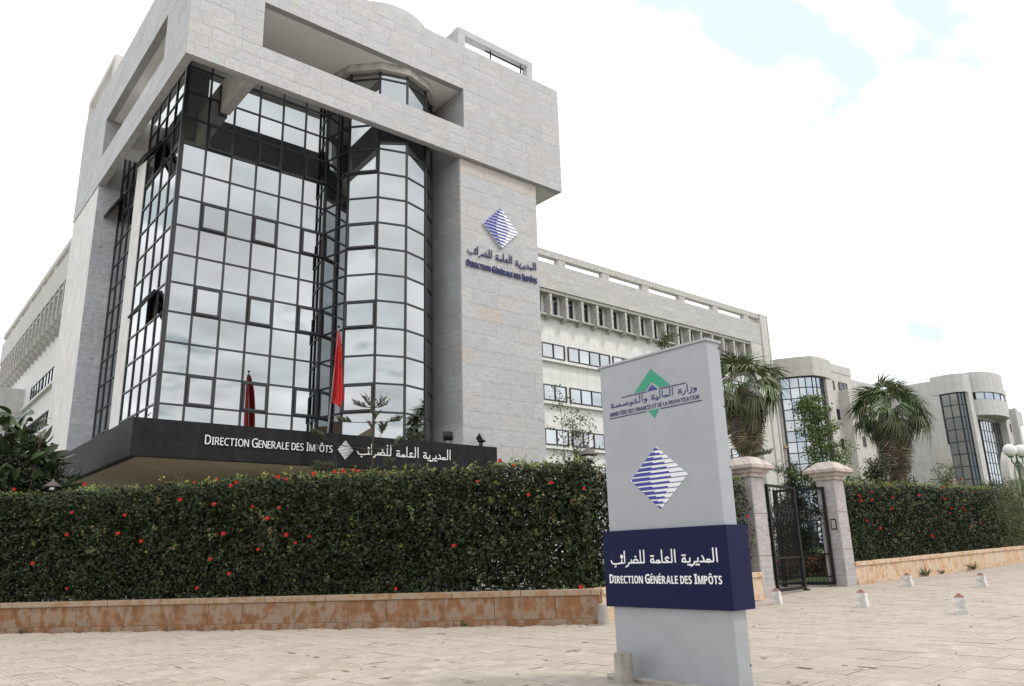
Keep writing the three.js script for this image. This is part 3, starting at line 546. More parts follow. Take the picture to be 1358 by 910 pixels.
// floodlights on the canopy
function floodlight(x, z, turn, label) {
  const y = 5.84, F = thing('floodlight', label, 'floodlight', [x, y, z], turn, 'floodlights on the canopy');
  child('bracket', merge([bx(-0.14, -0.11, 0, 0.22, -0.03, 0.03), bx(0.11, 0.14, 0, 0.22, -0.03, 0.03), bx(-0.14, 0.14, 0, 0.025, -0.05, 0.05)]), M.iron, F);
  const s = new THREE.Shape(); s.moveTo(-0.1, -0.06); s.lineTo(0.1, -0.12); s.lineTo(0.1, 0.2); s.lineTo(-0.1, 0.1); s.closePath();
  const hg = new THREE.ExtrudeGeometry(s, { depth: 0.34, bevelEnabled: true, bevelSize: 0.015, bevelThickness: 0.015, bevelSegments: 1 }); hg.translate(0, 0, -0.17); hg.rotateY(-Math.PI / 2);
  const h = child('housing', hg, M.iron, F, 0, 0.26, 0); h.rotation.x = -0.5;
  child('lens', bx(-0.16, 0.16, -0.1, 0.18, 0.115, 0.125), M.lampGlass, h);
}
floodlight(17.25, -24.35, 2.6, 'floodlight with pale glass tipped back, beside the round glass bay');
floodlight(18.68, -24.13, 0.6, 'black floodlight on the canopy end, against the stone pier');

// ------------------------------------------------------------------ wings
const wingRows = [[16.4, 17.62], [13.05, 14.3], [9.64, 10.88], [6.3, 7.5]];
{
  const W = thing('office_wing', 'long white wing with ribbon windows, concrete fins and open roof rail beside the tower', 'building', [46, 0.1, -48]);
  const ZP = -41.9, ZW = -42.68, X0 = 24.2, X1 = 69.9;
  part('wall', bx(X0, X1 - 0.2, 0, 24.0, -56, ZW), M.white, W);
  const par = part('parapet', merge([bx(X0, X1 - 2.9, 21.8, 24.0, ZW - 0.3, ZP), bx(X1 - 2.9, X1 - 0.95, 0, 24.0, ZW - 0.3, ZP), bx(X1 - 0.95, X1, 0, 25.1, -56.2, ZP + 0.12)]), M.wall, W);
  panels(par, [X0, ZP], 0, 0, X1 - 0.95 - X0, 21.8, 23.98, 0.44, 1.3, { seed: 31, many: true, color: [0.52, 0.515, 0.50] });
  child('rail', bx(X0, X1 - 0.95, 24.56, 25.1, ZP - 0.55, ZP - 0.02), M.fin, par);
  for (let x = 25.6; x < X1 - 1; x += 5.14) child('rail_post', bx(x - 0.42, x + 0.42, 23.98, 24.57, ZP - 0.5, ZP - 0.06), M.fin, par);
  part('drainpipe', tube([[X1 + 0.12, 25, ZP + 0.2], [X1 + 0.12, 12, ZP + 0.2], [X1 + 0.12, 0.5, ZP + 0.2]], 0.11, 3, 8), M.whitePaint, W);
  const finG = (() => { const s = new THREE.Shape(); s.moveTo(0, 0); s.lineTo(0.74, 0.28); s.lineTo(0.74, 2.02); s.lineTo(0.3, 2.02); s.lineTo(0.3, 2.38); s.lineTo(0, 2.38); s.closePath(); const g = new THREE.ExtrudeGeometry(s, { depth: 0.22, bevelEnabled: true, bevelSize: 0.015, bevelThickness: 0.015, bevelSegments: 1 }); g.rotateY(-Math.PI / 2); g.translate(0.11, 0, 0); return g; })();
  const sillG = bx(-0.76, 0.76, 0, 0.12, 0, 0.5), winG = bx(-0.33, 0.33, 0, 1.6, 0, 0.03), winF = merge([bx(-0.42, -0.33, 0, 1.75, 0, 0.05), bx(0.33, 0.42, 0, 1.75, 0, 0.05), bx(-0.33, 0.33, 1.6, 1.75, 0, 0.05)]);
  const fb = part("fin_band", bx(X0, X1 - 2.9, 21.55, 21.79, ZW, ZP - 0.1), M.fin, W);
  for (let x = 25.7; x < X1 - 3; x += 1.744) {
    child("fin", finG, M.fin, fb, x, 19.4, ZW);
    child('sill', sillG, M.fin, fb, x + 0.87, 19.75, ZW);
    const w = child('window_frame', winF, M.mullion, fb, x + 0.87, 19.9, ZW); void w; child('pane', winG, M.darkGlass, fb, x + 0.87, 19.9, ZW + 0.005);
  }
  const gl = M.glassWing;
  for (const [y0, y1] of wingRows) {
    for (let x = 26.1; x < X1 - 5; x += 5.21) {
      const a = x + 0.22, b = x + 4.99, n = 4, c = Array.from({ length: n + 1 }, (_, i) => (b - a) * i / n);
      const bk = curtain(W, 'ribbon_window', [a, ZW + 0.06], [b, ZW + 0.06], c, [y0, y1], { mw: 0.09, md: 0.14, glass: gl, tilt: 0.02 });
      bk.geometry = bx(0.01, b - a - 0.01, y0 + 0.01, y1 - 0.01, -0.3, -0.09);
    }
    part('sill', bx(X0, X1 - 3, y0 - 0.3, y0 - 0.1, ZW, ZW + 0.28), M.white, W);
  }
}
{
  const W = thing('office_wing', 'white wing with slanting concrete fins seen past the tower, above the big leaved shrub', 'building', [14, 0.1, -60]);
  const XP = 9.4, XW = 10.3, Z0 = -41.95, Z1 = -92;
  part('wall', bx(XW, 22, 0, 24.0, Z1, Z0), M.white, W);
  const par = part('parapet', bx(XP, XW + 0.3, 21.84, 24.0, Z1, Z0), M.wall, W);
  child('rail', bx(XP + 0.02, XP + 0.5, 24.6, 25.1, Z1, Z0), M.fin, par);
  for (let z = -45.5; z > Z1; z -= 5.2) child('rail_post', bx(XP + 0.06, XP + 0.46, 23.98, 24.61, z - 0.4, z + 0.4), M.fin, par);
  const finG = (() => { const s = new THREE.Shape(); s.moveTo(0, 0); s.lineTo(0.9, 0.35); s.lineTo(0.9, 2.8); s.lineTo(0, 2.8); s.closePath(); const g = new THREE.ExtrudeGeometry(s, { depth: 0.22, bevelEnabled: true, bevelSize: 0.015, bevelThickness: 0.015, bevelSegments: 1 }); g.rotateY(Math.PI); g.translate(0, 0, 0.11); return g; })();
  const fb = part('fin_band', bx(XP + 0.1, XW, 21.5, 21.83, Z1, Z0), M.fin, W);
  for (let z = -43.7; z > Z1; z -= 1.74) { child('fin', finG, M.fin, fb, XW, 18.95, z); child('pane', bx(-0.03, 0, 0, 1.6, -0.35, 0.35), M.darkGlass, fb, XW - 0.005, 19.5, z - 0.87); }
  for (const [y0, y1] of [[15.3, 16.6], [11.9, 13.2], [8.5, 9.8]]) {
    for (let z = -47; z > -78; z -= 5.2) { const a = [XW - 0.06, z - 2.4], b = [XW - 0.06, z + 2.4]; const bk = curtain(W, 'ribbon_window', a, b, [0, 1.2, 2.4, 3.6, 4.8], [y0, y1], { mw: 0.09, md: 0.14, glass: M.glassWing, tilt: 0.02 }); bk.geometry = bx(0.01, 4.79, y0 + 0.01, y1 - 0.01, -0.3, -0.09); }
    part('sill', bx(XW - 0.28, XW, y0 - 0.3, y0 - 0.1, -79, Z0), M.white, W);
  }
  part('end_block', bx(3.0, XW + 0.5, 0, 17.2, Z1, -79.4), M.coolWall, W);
}
//SECTION3
// ------------------------------------------------------------------ far buildings
const prism = (pts, y0, y1) => { const s = new THREE.Shape(); pts.forEach(([x, z], i) => (i ? s.lineTo(x, -z) : s.moveTo(x, -z))); const g = new THREE.ExtrudeGeometry(s, { depth: y1 - y0, bevelEnabled: false }); g.rotateX(-Math.PI / 2); g.translate(0, y0, 0); return g; };
function smallWindow(parent, x0, x1, y0, y1, z) {   // recessed window on a face that looks along +z
  const f = part('window', merge([bx(x0, x1, y1 - 0.07, y1, z, z + 0.05), bx(x0, x1, y0 - 0.06, y0 + 0.04, z, z + 0.1), bx(x0, x0 + 0.07, y0 + 0.04, y1 - 0.07, z, z + 0.05), bx(x1 - 0.07, x1, y0 + 0.04, y1 - 0.07, z, z + 0.05), bx((x0 + x1) / 2 - 0.03, (x0 + x1) / 2 + 0.03, y0 + 0.04, y1 - 0.07, z, z + 0.05)]), M.mullion, parent);
  child('pane', bx(x0 + 0.07, x1 - 0.07, y0 + 0.04, y1 - 0.07, z + 0.008, z + 0.02), M.darkGlass, f);
}
const range = (a, b, n) => Array.from({ length: n + 1 }, (_, i) => a + (b - a) * i / n);
{
  const B = thing('office_block', 'beige block with a bowed glass bay under a stone hood, behind the slender tree', 'building', [82, 1.4, -46]);
  part('wall', prism([[73.6, -56], [73.6, -42.4], [77.6, -42.4], [77.6, -40.3], [83.6, -40.3], [83.6, -43.3], [97.9, -43.3], [97.9, -56]], 0, 20.0), M.warmWall, B);
  part('hood', prism([[72.8, -44.5], [72.8, -43.3], [73.9, -41.2], [74.9, -39.95], [76.6, -39.75], [78.7, -39.95], [78.7, -44.5]], 19.0, 21.05), M.warmWall, B);
  part('side_pier', merge([bx(72.85, 73.3, 0, 19.0, -44.5, -43.1), bx(77.3, 78.65, 0, 19.0, -44.5, -39.98)]), M.warmWall, B);
  part('bracket', bx(72.6, 73.4, 11.6, 11.9, -44.2, -42.9), M.pinkJoint, B);
  part('roof_wall', merge([bx(78.7, 83.65, 20.0, 20.9, -44, -40.25), bx(83.65, 97.9, 20.0, 21.0, -44, -43.25)]), M.coolWall, B);
  part('stair_block', bx(80.3, 84.9, 0, 18.0, -43.25, -39.2), M.warmWall, B);
  const rows = range(2, 18.95, 15), bay = [[73.25, -42.9], [74.15, -41.35], [75.1, -40.35], [76.3, -40.1], [77.3, -40.3]];
  for (let i = 0; i < bay.length - 1; i++) { const l = Math.hypot(bay[i + 1][0] - bay[i][0], bay[i + 1][1] - bay[i][1]); curtain(B, 'bay_glazing', bay[i], bay[i + 1], [0, l / 2, l], rows, { glass: M.glassFar, mw: 0.1, tilt: 0.02 }); }
  smallWindow(B, 78.9, 79.6, 18.1, 19.0, -40.29); smallWindow(B, 80.5, 82.3, 18.15, 19.0, -40.24);
  smallWindow(B, 82.3, 83.7, 15.2, 16.3, -39.19); smallWindow(B, 81.9, 82.6, 12.0, 13.0, -39.19); smallWindow(B, 91.0, 92.4, 18.1, 19.1, -43.29); smallWindow(B, 93, 94.3, 18.1, 19.1, -43.29);
  smallWindow(B, 79.0, 79.9, 14.8, 15.9, -40.29); smallWindow(B, 79.0, 79.9, 11.6, 12.7, -40.29); smallWindow(B, 86.5, 88.5, 15, 16.3, -43.29); smallWindow(B, 86.5, 88.5, 11.8, 13.1, -43.29);
}
{
  const B = thing('office_block', 'pale grey block with a rounded upper storey over dark glass, behind the round palm', 'building', [105, 1.8, -42]);
  part('wall', prism([[98, -54], [98, -36.9], [99.3, -36.9], [99.3, -34.3], [112.6, -34.3], [112.6, -54]], 0, 20.7), M.coolWall, B);
  part('hood', prism([[97.9, -37.6], [97.9, -34.9], [98.6, -34.2], [100.4, -34.0], [100.4, -37.6]], 18.9, 21.1), M.coolWall, B);
  part('corner_pier', bx(97.9, 98.4, 0, 12.9, -38.2, -36.7), M.warmWall, B);
  part('front_pier', bx(99.15, 100.5, 0, 18.9, -37.5, -34.05), M.coolWall, B);
  const rows = range(3, 18.85, 11);
  curtain(B, 'corner_glazing', [98.15, -36.75], [98.15, -34.9], [0, 0.92, 1.85], rows, { glass: M.glassFar, mw: 0.1, tilt: 0.03 });
  curtain(B, 'corner_glazing', [98.15, -34.9], [99.15, -34.45], [0, 0.55, 1.09], rows, { glass: [M.darkGlass], mw: 0.1, tilt: 0.02 });
  const arc = (r, y0, y1) => prism(Array.from({ length: 13 }, (_, i) => { const a = Math.PI * (1 - i / 12); return [104.4 + 4.1 * Math.cos(a), -34.2 + r * Math.sin(a)]; }).concat([[108.5, -36], [100.3, -36]]), y0, y1);
  part('rounded_storey', merge([arc(1.9, 16.2, 18.05), arc(1.9, 18.95, 21.4)]), M.coolWall, B);
  for (let i = 0; i < 6; i++) { const p = (k) => { const a = Math.PI * (0.93 - k * 0.145); return [104.4 + 4.0 * Math.cos(a), -34.2 + 1.78 * Math.sin(a)]; }; const a = p(i), b = p(i + 1), l = Math.hypot(b[0] - a[0], b[1] - a[1]); curtain(B, 'band_window', a, b, [0, l], [18.02, 18.98], { glass: M.glassFar, mw: 0.09, tilt: 0.04 }); }
  curtain(B, 'lower_glazing', [101.2, -34.1], [107.3, -34.1], range(0, 6.1, 7), range(3, 15.8, 10), { glass: M.glassFar, mw: 0.1, tilt: 0.03 });
  part('inner_pier', bx(107.4, 108.4, 0, 16.2, -36, -33.3), M.warmWall, B);
  part('end_block', merge([bx(112.6, 113.4, 0, 18.2, -44, -33.6), bx(113.4, 115.4, 16.2, 18.0, -44, -33.8)]), M.coolWall, B);
  for (const y of [15.2, 12.6]) { smallWindow(B, 108.9, 110.0, y, y + 1.0, -34.29); smallWindow(B, 110.4, 111.9, y, y + 1.0, -34.29); }
}
{
  const A = thing('arched_portal', 'concrete portal with a rounded top and arched opening, behind the globe lamp', 'portal', [65.4, 1, -20.3]);
  const s = new THREE.Shape(); s.moveTo(63.3, 0.8); s.lineTo(63.3, 6.25); s.absarc(65.4, 6.25, 2.1, Math.PI, 0, true); s.lineTo(67.5, 0.8); s.closePath();
  const h = new THREE.Path(); h.moveTo(64.0, 1.0); h.lineTo(64.0, 6.0); h.absarc(65.4, 6.0, 1.4, Math.PI, 0, true); h.lineTo(66.8, 1.0); h.closePath(); s.holes.push(h);
  const g = new THREE.ExtrudeGeometry(s, { depth: 0.5, bevelEnabled: true, bevelSize: 0.03, bevelThickness: 0.03, bevelSegments: 1, curveSegments: 14 }); g.translate(0, 0, -20.55);
  part('arch', g, M.warmWall, A);
}
{
  const S = thing('street_lamp', 'green street lamp with two white globes above the far end of the hedge', 'street lamp', [48.6, 0.7, -14.9]);
  part('post', tube([[48.6, 0.7, -14.9], [48.6, 3.5, -14.9], [48.6, 6.3, -14.9]], 0.07, 3, 8, 0.05), M.greenPaint, S);
  for (const [x, y] of [[47.75, 6.42], [49.45, 6.5]]) { const arm = part('arm', tube([[48.6, 5.7, -14.9], [(48.6 + x) / 2, 5.65, -14.9], [x, 5.85, -14.9], [x, 6.1, -14.9]], 0.035, 8, 6), M.greenPaint, S); child('globe', new THREE.SphereGeometry(0.34, 20, 14).translate(x, y, -14.9), M.globe, arm); child('cap', new THREE.CylinderGeometry(0.14, 0.16, 0.1, 10).translate(x, y - 0.33, -14.9), M.greenPaint, arm); }
}

// ------------------------------------------------------------------ boundary walls
function wallRun(label, A, B, mFace, mCap, seed, nTint) {
  const dx = B[0] - A[0], dz = B[1] - A[1], len = Math.hypot(dx, dz), ux = dx / len, uz = dz / len, r = rng(seed);
  // the face looks to the street: walk so that the outward side is on the local +z
  const th = Math.atan2(-uz, ux), W = thing('boundary_wall', label, 'wall', [(A[0] + B[0]) / 2, ground((A[0] + B[0]) / 2), (A[1] + B[1]) / 2], 0, 'garden walls of stained stone');
  const put = (name, s, w, y0, y1, zin, zout, mat, geoKey, bevel = 0.007) => {
    const cx = A[0] + ux * (s + w / 2), cz = A[1] + uz * (s + w / 2), g = bevelBox(w - 0.008, y1 - y0, zout - zin, bevel, Math.floor(r() * 40) * 0.37);
    const m = child(name, g, mat, W, cx - W.position.x, ground(cx) + (y0 + y1) / 2 - W.position.y, cz - W.position.z);
    const tilt = Math.atan((ground(cx + ux * 0.3) - ground(cx - ux * 0.3)) / 0.6);
    m.rotation.set(0, th, tilt, 'YXZ'); m.translateZ((zin + zout) / 2); return m;
  };
  let s = 0; while (s < len - 0.05) { const w = Math.min(0.95 + r() * 0.55, len - s); put('face_stone', s, w, 0.12 + 0.0, 0.612, -0.34, 0.0 + r() * 0.004, mFace); s += w; }
  s = 0; while (s < len - 0.05) { const w = Math.min(1.3 + r() * 0.5, len - s); put('cap_stone', s, w, 0.614, 0.752, -0.39, 0.045, mCap, 0, 0.014); s += w; }
  s = 0; while (s < len - 0.05) { const w = Math.min(1.0 + r() * 0.7, len - s); put('plinth_stone', s, w, -0.12, 0.118, -0.30, 0.035 + r() * 0.01, mFace); s += w; }
}
wallRun('low rust stained stone wall under the long hedge with red flowers', [WB[0], WB[1]], [WA[0], WA[1]], M.sand, M.sandCap, 3);
wallRun('short low stone wall between the grey sign and the gate pillar', [WA[0] + 0.05, WA[1]], [WC[0], WC[1]], M.sandPale, M.sandPale, 8);
wallRun('low pale stone wall with orange stains running off from the intercom pillar', [WD[0], WD[1]], [WE[0], WE[1]], M.sandPale, M.sandPale, 13);

// ------------------------------------------------------------------ gate
function pillar(x, z, label) {
  const gy = ground(x), P = thing('gate_pillar', label, 'pillar', [x + 0.34, gy, z - 0.34]);
  const w = 0.34; let y = -0.1;
  for (const h of [1.3, 1.25, 1.12]) { const g = bevelBox(w * 2, h - 0.015, w * 2, 0.02, y); child('shaft_block', g, M.pinkStone, P, 0, y + h / 2, 0); child('joint', bx(-w + 0.012, w - 0.012, y + h - 0.012, y + h + 0.008, -w + 0.012, w - 0.012), M.pinkJoint, P); y += h; }
  const cap = (pts) => { const g = new THREE.CylinderGeometry(1, 1, 1, 4, 1); void g; const pos = [], idx = []; pts.forEach(([r, h]) => { for (const [a, b] of [[-1, -1], [1, -1], [1, 1], [-1, 1]]) pos.push(a * r, h, b * r); }); for (let i = 0; i < pts.length - 1; i++) for (let k = 0; k < 4; k++) { const a = i * 4 + k, b = i * 4 + (k + 1) % 4; idx.push(a, a + 4, b, b, a + 4, b + 4); } const e = (pts.length - 1) * 4; idx.push(e, e + 3, e + 2, e, e + 2, e + 1, 0, 1, 2, 0, 2, 3); const q = new THREE.BufferGeometry(); q.setAttribute('position', new THREE.Float32BufferAttribute(pos, 3)); q.setIndex(idx); const n = q.toNonIndexed(); n.computeVertexNormals(); const p = n.attributes.position, uv = new Float32Array(p.count * 2); for (let i = 0; i < p.count; i++) { uv[i * 2] = p.getX(i) + p.getZ(i); uv[i * 2 + 1] = p.getY(i) + p.getZ(i) * 0.5; } n.setAttribute('uv', new THREE.BufferAttribute(uv, 2)); return n; };
  const c = child('cap', cap([[0.39, 3.57], [0.40, 3.68], [0.47, 3.70], [0.48, 3.79], [0.60, 3.82], [0.62, 3.83], [0.62, 3.93], [0.26, 4.2], [0.22, 4.21]]), std({ name: 'cap_stone_' + x, color: L(0.56, 0.50, 0.47), map: concreteTex, roughness: 0.8, bumpMap: fineBump, bumpScale: 0.004 }), P);
  void c; return P;
}
pillar(21.1, -13.74, 'stone gate pillar next to the grey sign');
{
  const P = pillar(26.14, -13.74, 'stone gate pillar with a small intercom plate');
  const pl = child('intercom', bevelBox(0.2, 0.36, 0.03, 0.006), M.iron, P, -0.345, 2.05, 0.13); pl.rotation.y = -Math.PI / 2;
  child('plate', bevelBox(0.14, 0.28, 0.02, 0.004), M.pinkStone, pl, 0, 0, 0.012);
}
function gateLeaf(A, B, label) {
  const dx = B[0] - A[0], dz = B[1] - A[1], len = Math.hypot(dx, dz), th = Math.atan2(-dz, dx), gy = ground((A[0] + B[0]) / 2) + 0.07;
  const G = thing('gate_leaf', label, 'gate', [A[0], gy, A[1]], th, 'leaves of the iron gate'), H = 3.28;
  child('frame', merge([bx(0, 0.09, 0, H, -0.045, 0.045), bx(len - 0.13, len, 0, H, -0.05, 0.05), bx(0.09, len - 0.09, H - 0.08, H, -0.04, 0.04), bx(0.09, len - 0.09, 0, 0.09, -0.04, 0.04), bx(0.09, len - 0.09, 0.98, 1.03, -0.03, 0.03), bx(0.09, len - 0.09, 0.24, 0.28, -0.025, 0.025)]), M.iron, G);
  const n = Math.round((len - 0.1) / 0.125), barG = new THREE.CylinderGeometry(0.012, 0.012, 1.95, 6), up = new THREE.CylinderGeometry(0.012, 0.012, 0.62, 6), ringG = new THREE.TorusGeometry(0.085, 0.013, 5, 14), ball = new THREE.SphereGeometry(0.035, 8, 6), scr = new THREE.TorusGeometry(0.12, 0.014, 5, 14, 4.6);
  for (let i = 1; i < n; i++) { const x = len * i / n; child('bar', barG, M.iron, G, x, 1.05, 0); if (i % 2 === 0) { child('bar', up, M.iron, G, x, 2.9, 0); child('knob', ball, M.iron, G, x, 3.1, 0); } }
  for (let i = 0; i < Math.floor(len / 0.26); i++) { const x = 0.18 + i * 0.26; for (const [y, k] of [[2.12, 0], [2.34, 1], [2.55, 0]]) { const m = child('scroll', k ? scr : ringG, M.iron, G, x + (k ? 0.13 : 0), y, 0); m.rotation.z = i + k; } for (const sg of [-1, 1]) { const d = child('lattice', bx(-0.012, 0.012, -0.3, 0.3, -0.01, 0.01), M.iron, G, x, 2.33, 0); d.rotation.z = sg * 0.72; } }
  child('foot', bevelBox(0.16, 0.08, 0.2, 0.01), M.iron, G, len - 0.02, -0.04, 0.05);
}
gateLeaf([22.2, -13.95], [24.25, -14.2], 'closed black iron gate leaf hung on the pillar by the sign');
gateLeaf([26.08, -14.12], [25.72, -15.9], 'black iron gate leaf swung open from the intercom pillar');

// ------------------------------------------------------------------ hedges
const hibiscus = leafGeo(0.088, 0.062), fine = leafGeo(0.10, 0.028);
const petalFlower = (() => { const gs = []; for (let k = 0; k < 5; k++) { const g = leafGeo(0.085, 0.085, -0.35, -0.35); g.rotateX(-0.95); g.rotateY(k * 1.2566); gs.push(g); } const st = new THREE.ConeGeometry(0.012, 0.1, 5).translate(0, 0.05, 0); gs.push(st.toNonIndexed()); return merge(gs); })();
function hedge(label, A, B, thick, top, count, seed, flowers, sparse, group) {
  const dx = B[0] - A[0], dz = B[1] - A[1], len = Math.hypot(dx, dz), u = V(dx / len, 0, dz / len), n = V(-u.z, 0, u.x), r = rng(seed), items = [], shoots = [];
  const Hd = thing('hedge', label, 'hedge', [(A[0] + B[0]) / 2, ground((A[0] + B[0]) / 2), (A[1] + B[1]) / 2], 0, group);
  const dark = [0.018, 0.027, 0.009], mid = [0.028, 0.041, 0.013], lite = [0.075, 0.10, 0.024];
  const surf = (s, y) => fbm(s * 0.9 + seed, y * 0.9, 0.3, 3) * 0.4 + fbm(s * 2.6, y * 2.6 + seed, 0.7, 3) * 0.34;
  const topAt = (s) => top + fbm(s * 0.7 + seed * 3, 0.2, 0.5, 3) * 0.2 + fbm(s * 2.9, seed, 0.9, 2) * 0.08;
  for (let i = 0; i < count; i++) {
    const s = r() * len, tp = topAt(s), y = 0.72 + Math.pow(r(), 0.93) * (tp - 0.72), gap = fbm(s * 3.3 + seed, y * 3.3, 9.1, 3);
    let d = Math.pow(r(), 1.1) * thick;
    if (y < 2.6 && gap > 0.20 - sparse(s, y) && (d < 0.8 || y < 1.15) && r() < 0.9) continue; const o = surf(s, y); const edge = tp - y;
    if (edge < 0.15) d = r() * thick;
    const p = V(A[0], 0, A[1]).addScaledVector(u, s).addScaledVector(n, -0.12 - d + o * (1 - d / thick)); p.y = ground(p.x) + y;
    const facing = V(n.x * (0.7 - d), 0.35 + (edge < 0.25 ? 0.6 : 0), n.z * (0.7 - d));
    const q = r(); items.push([p, randQuat(r, facing, 0.75), 0.55 + Math.pow(r(), 1.6) * 0.95 + (d > 0.8 ? 0.35 : 0), vary(r, q < 0.66 ? dark : q < 0.965 ? mid : lite, 0.4)]);
  }
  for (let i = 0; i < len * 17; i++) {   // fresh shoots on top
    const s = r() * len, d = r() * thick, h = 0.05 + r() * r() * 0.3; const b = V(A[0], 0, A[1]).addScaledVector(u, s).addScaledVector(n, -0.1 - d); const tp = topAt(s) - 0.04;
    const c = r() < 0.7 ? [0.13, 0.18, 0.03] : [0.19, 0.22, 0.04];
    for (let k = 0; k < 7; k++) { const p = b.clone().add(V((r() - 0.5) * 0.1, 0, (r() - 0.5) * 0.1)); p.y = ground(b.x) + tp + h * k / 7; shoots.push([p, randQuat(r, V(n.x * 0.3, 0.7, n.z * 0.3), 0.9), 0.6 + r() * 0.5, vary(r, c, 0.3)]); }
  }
  for (let i = 0; i < len * 13; i++) {   // sprigs that stick out of the clipped face
    const s = r() * len, y = 0.95 + Math.pow(r(), 0.7) * (top - 1.1), l = 0.12 + r() * 0.22, b = V(A[0], 0, A[1]).addScaledVector(u, s).addScaledVector(n, -0.14 + surf(s, y)), d = V(n.x + (r() - 0.5), 0.5 + r() * 0.6, n.z + (r() - 0.5)).normalize(), c = r() < 0.6 ? mid : r() < 0.6 ? lite : [0.10, 0.085, 0.03]; b.y = ground(b.x) + y;
    for (let k = 0; k < 9; k++) items.push([b.clone().addScaledVector(d, l * k / 8).add(V((r() - 0.5) * 0.05, (r() - 0.5) * 0.05, (r() - 0.5) * 0.05)), randQuat(r, d, 0.9), 0.6 + r() * 0.6, vary(r, c, 0.35)]);
  }
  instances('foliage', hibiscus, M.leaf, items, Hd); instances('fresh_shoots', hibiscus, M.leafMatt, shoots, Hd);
  const stems = []; for (let i = 0; i < len * 4; i++) { const s = r() * len, d = 0.55 + r() * 0.5, b = V(A[0], 0, A[1]).addScaledVector(u, s).addScaledVector(n, -d), g0 = ground(b.x); stems.push(tube([[b.x, g0, b.z], [b.x + (r() - 0.5) * 0.3, g0 + 1.2, b.z + (r() - 0.5) * 0.3], [b.x + (r() - 0.5) * 0.6, g0 + 2.2 + r(), b.z + (r() - 0.5) * 0.6]], 0.018, 5, 4, 0.007)); }
  part('stems', merge(stems), M.bark, Hd);
  for (const [s, y] of flowers) {
    const p = V(A[0], 0, A[1]).addScaledVector(u, s).addScaledVector(n, 0.06 + surf(s, y - ground(A[0] + u.x * s)) * 0.8 + (y > top - 0.2 ? -0.1 : 0)); p.y = y;
    const m = child('flower', petalFlower, M.red, Hd, p.x - Hd.position.x, p.y - Hd.position.y, p.z - Hd.position.z);
    m.quaternion.setFromUnitVectors(UP, V(n.x + (r() - 0.5) * 1.1, 0.35 + (r() - 0.5), n.z + (r() - 0.5) * 1.1).normalize()); m.scale.setScalar(0.6 + r() * 0.45);
  }
}
const FL = [[16.59, 2.75], [16.16, 3.79], [14.13, 3.08], [14.20, 2.52], [15.15, 1.80], [12.34, 2.95], [12.52, 2.47], [11.87, 2.25], [13.91, 1.13], [10.48, 3.73], [9.83, 3.77], [9.31, 3.67], [9.42, 3.58], [10.82, 3.27], [9.85, 3.11], [9.52, 2.37], [9.76, 1.75], [9.17, 1.39], [10.18, 1.06], [13.97, 3.83], [8.73, 3.02], [7.93, 2.97], [8.21, 2.68], [7.75, 2.29], [7.14, 2.23], [8.51, 1.94], [7.45, 2.09], [8.12, 3.75], [7.82, 3.68], [7.04, 3.75], [6.54, 3.78], [6.27, 3.79], [6.00, 3.80], [5.84, 3.77], [2.76, 3.34], [3.38, 1.88], [1.88, 3.69], [2.20, 3.82], [0.99, 3.25], [0.2, 3.07], [1.53, 2.99], [4.82, 0.95], [0.39, 0.90]];
const FR = [[1.97, 3.53], [1.07, 3.36], [0.91, 3.20], [1.84, 3.27], [3.98, 3.96], [6.13, 3.52], [3.97, 3.38], [3.58, 2.95], [2.03, 2.22], [1.21, 2.51], [5.34, 2.13], [7.38, 2.76], [8.99, 3.06], [9.85, 3.08], [10.22, 3.02], [8.68, 2.87], [8.76, 3.44], [8.74, 3.94], [9.97, 4.28], [10.93, 4.4], [12.46, 3.89], [10.83, 3.85], [11.88, 2.48], [10.31, 2.31], [6.48, 1.92]];
const lenL = Math.hypot(WA[0] - WB[0], WA[1] - WB[1]);
hedge('long dark hibiscus hedge with red flowers above the rust stained wall', WB, [WA[0] - 0.1, WA[1] - 0.1], 1.4, 3.68, 165000, 21, FL.map(([s, y]) => [lenL - s, y]), (s, y) => (s > lenL - 4.5 ? -0.07 : -0.1) + (y < 1.25 ? 0.1 : 0), 'clipped garden hedges');
hedge('short hedge between the grey sign and the gate pillar', [WA[0] + 0.2, WA[1] - 0.1], [WC[0] - 0.1, WC[1]], 1.0, 3.55, 26000, 22, [[7.3, 2.57]], () => 0, 'clipped garden hedges');
hedge('clipped hibiscus hedge with red flowers beyond the intercom pillar', [WD[0] + 0.05, WD[1] - 0.05], [42.5, lineX(42.5, WD, WE) - 0.05], 1.1, 3.5, 66000, 23, FR, () => -0.1, 'clipped garden hedges');

// garden lamps standing in the hedge
function gardenLamp(x, z, h, label) {
  const y = ground(x), Lp = thing('garden_lamp', label, 'lamp', [x, y, z], 0, 'garden lamps in the hedge');
  child('post', new THREE.CylinderGeometry(0.03, 0.04, h - 0.15, 8).translate(0, (h - 0.15) / 2, 0), M.iron, Lp);
  child('hood', new THREE.LatheGeometry([[0.0, 0.24], [0.03, 0.22], [0.05, 0.17], [0.24, 0.03], [0.25, 0.0], [0.22, 0.0], [0.03, 0.1]].map(([a, b]) => new THREE.Vector2(a, b)), 18), std({ name: 'brown_hood', color: L(0.09, 0.07, 0.06), roughness: 0.6 }), Lp, 0, h - 0.2, 0);
  child('lens', new THREE.CylinderGeometry(0.07, 0.07, 0.12, 10), M.lampGlass, Lp, 0, h - 0.22, 0);
}
gardenLamp(4.42, -26.2, 4.1, 'garden lamp with a cone hood, by the canopy and the big leaved shrub');
gardenLamp(14.1, -13.8, 4.1, 'garden lamp with a cone hood, beside the grey sign');

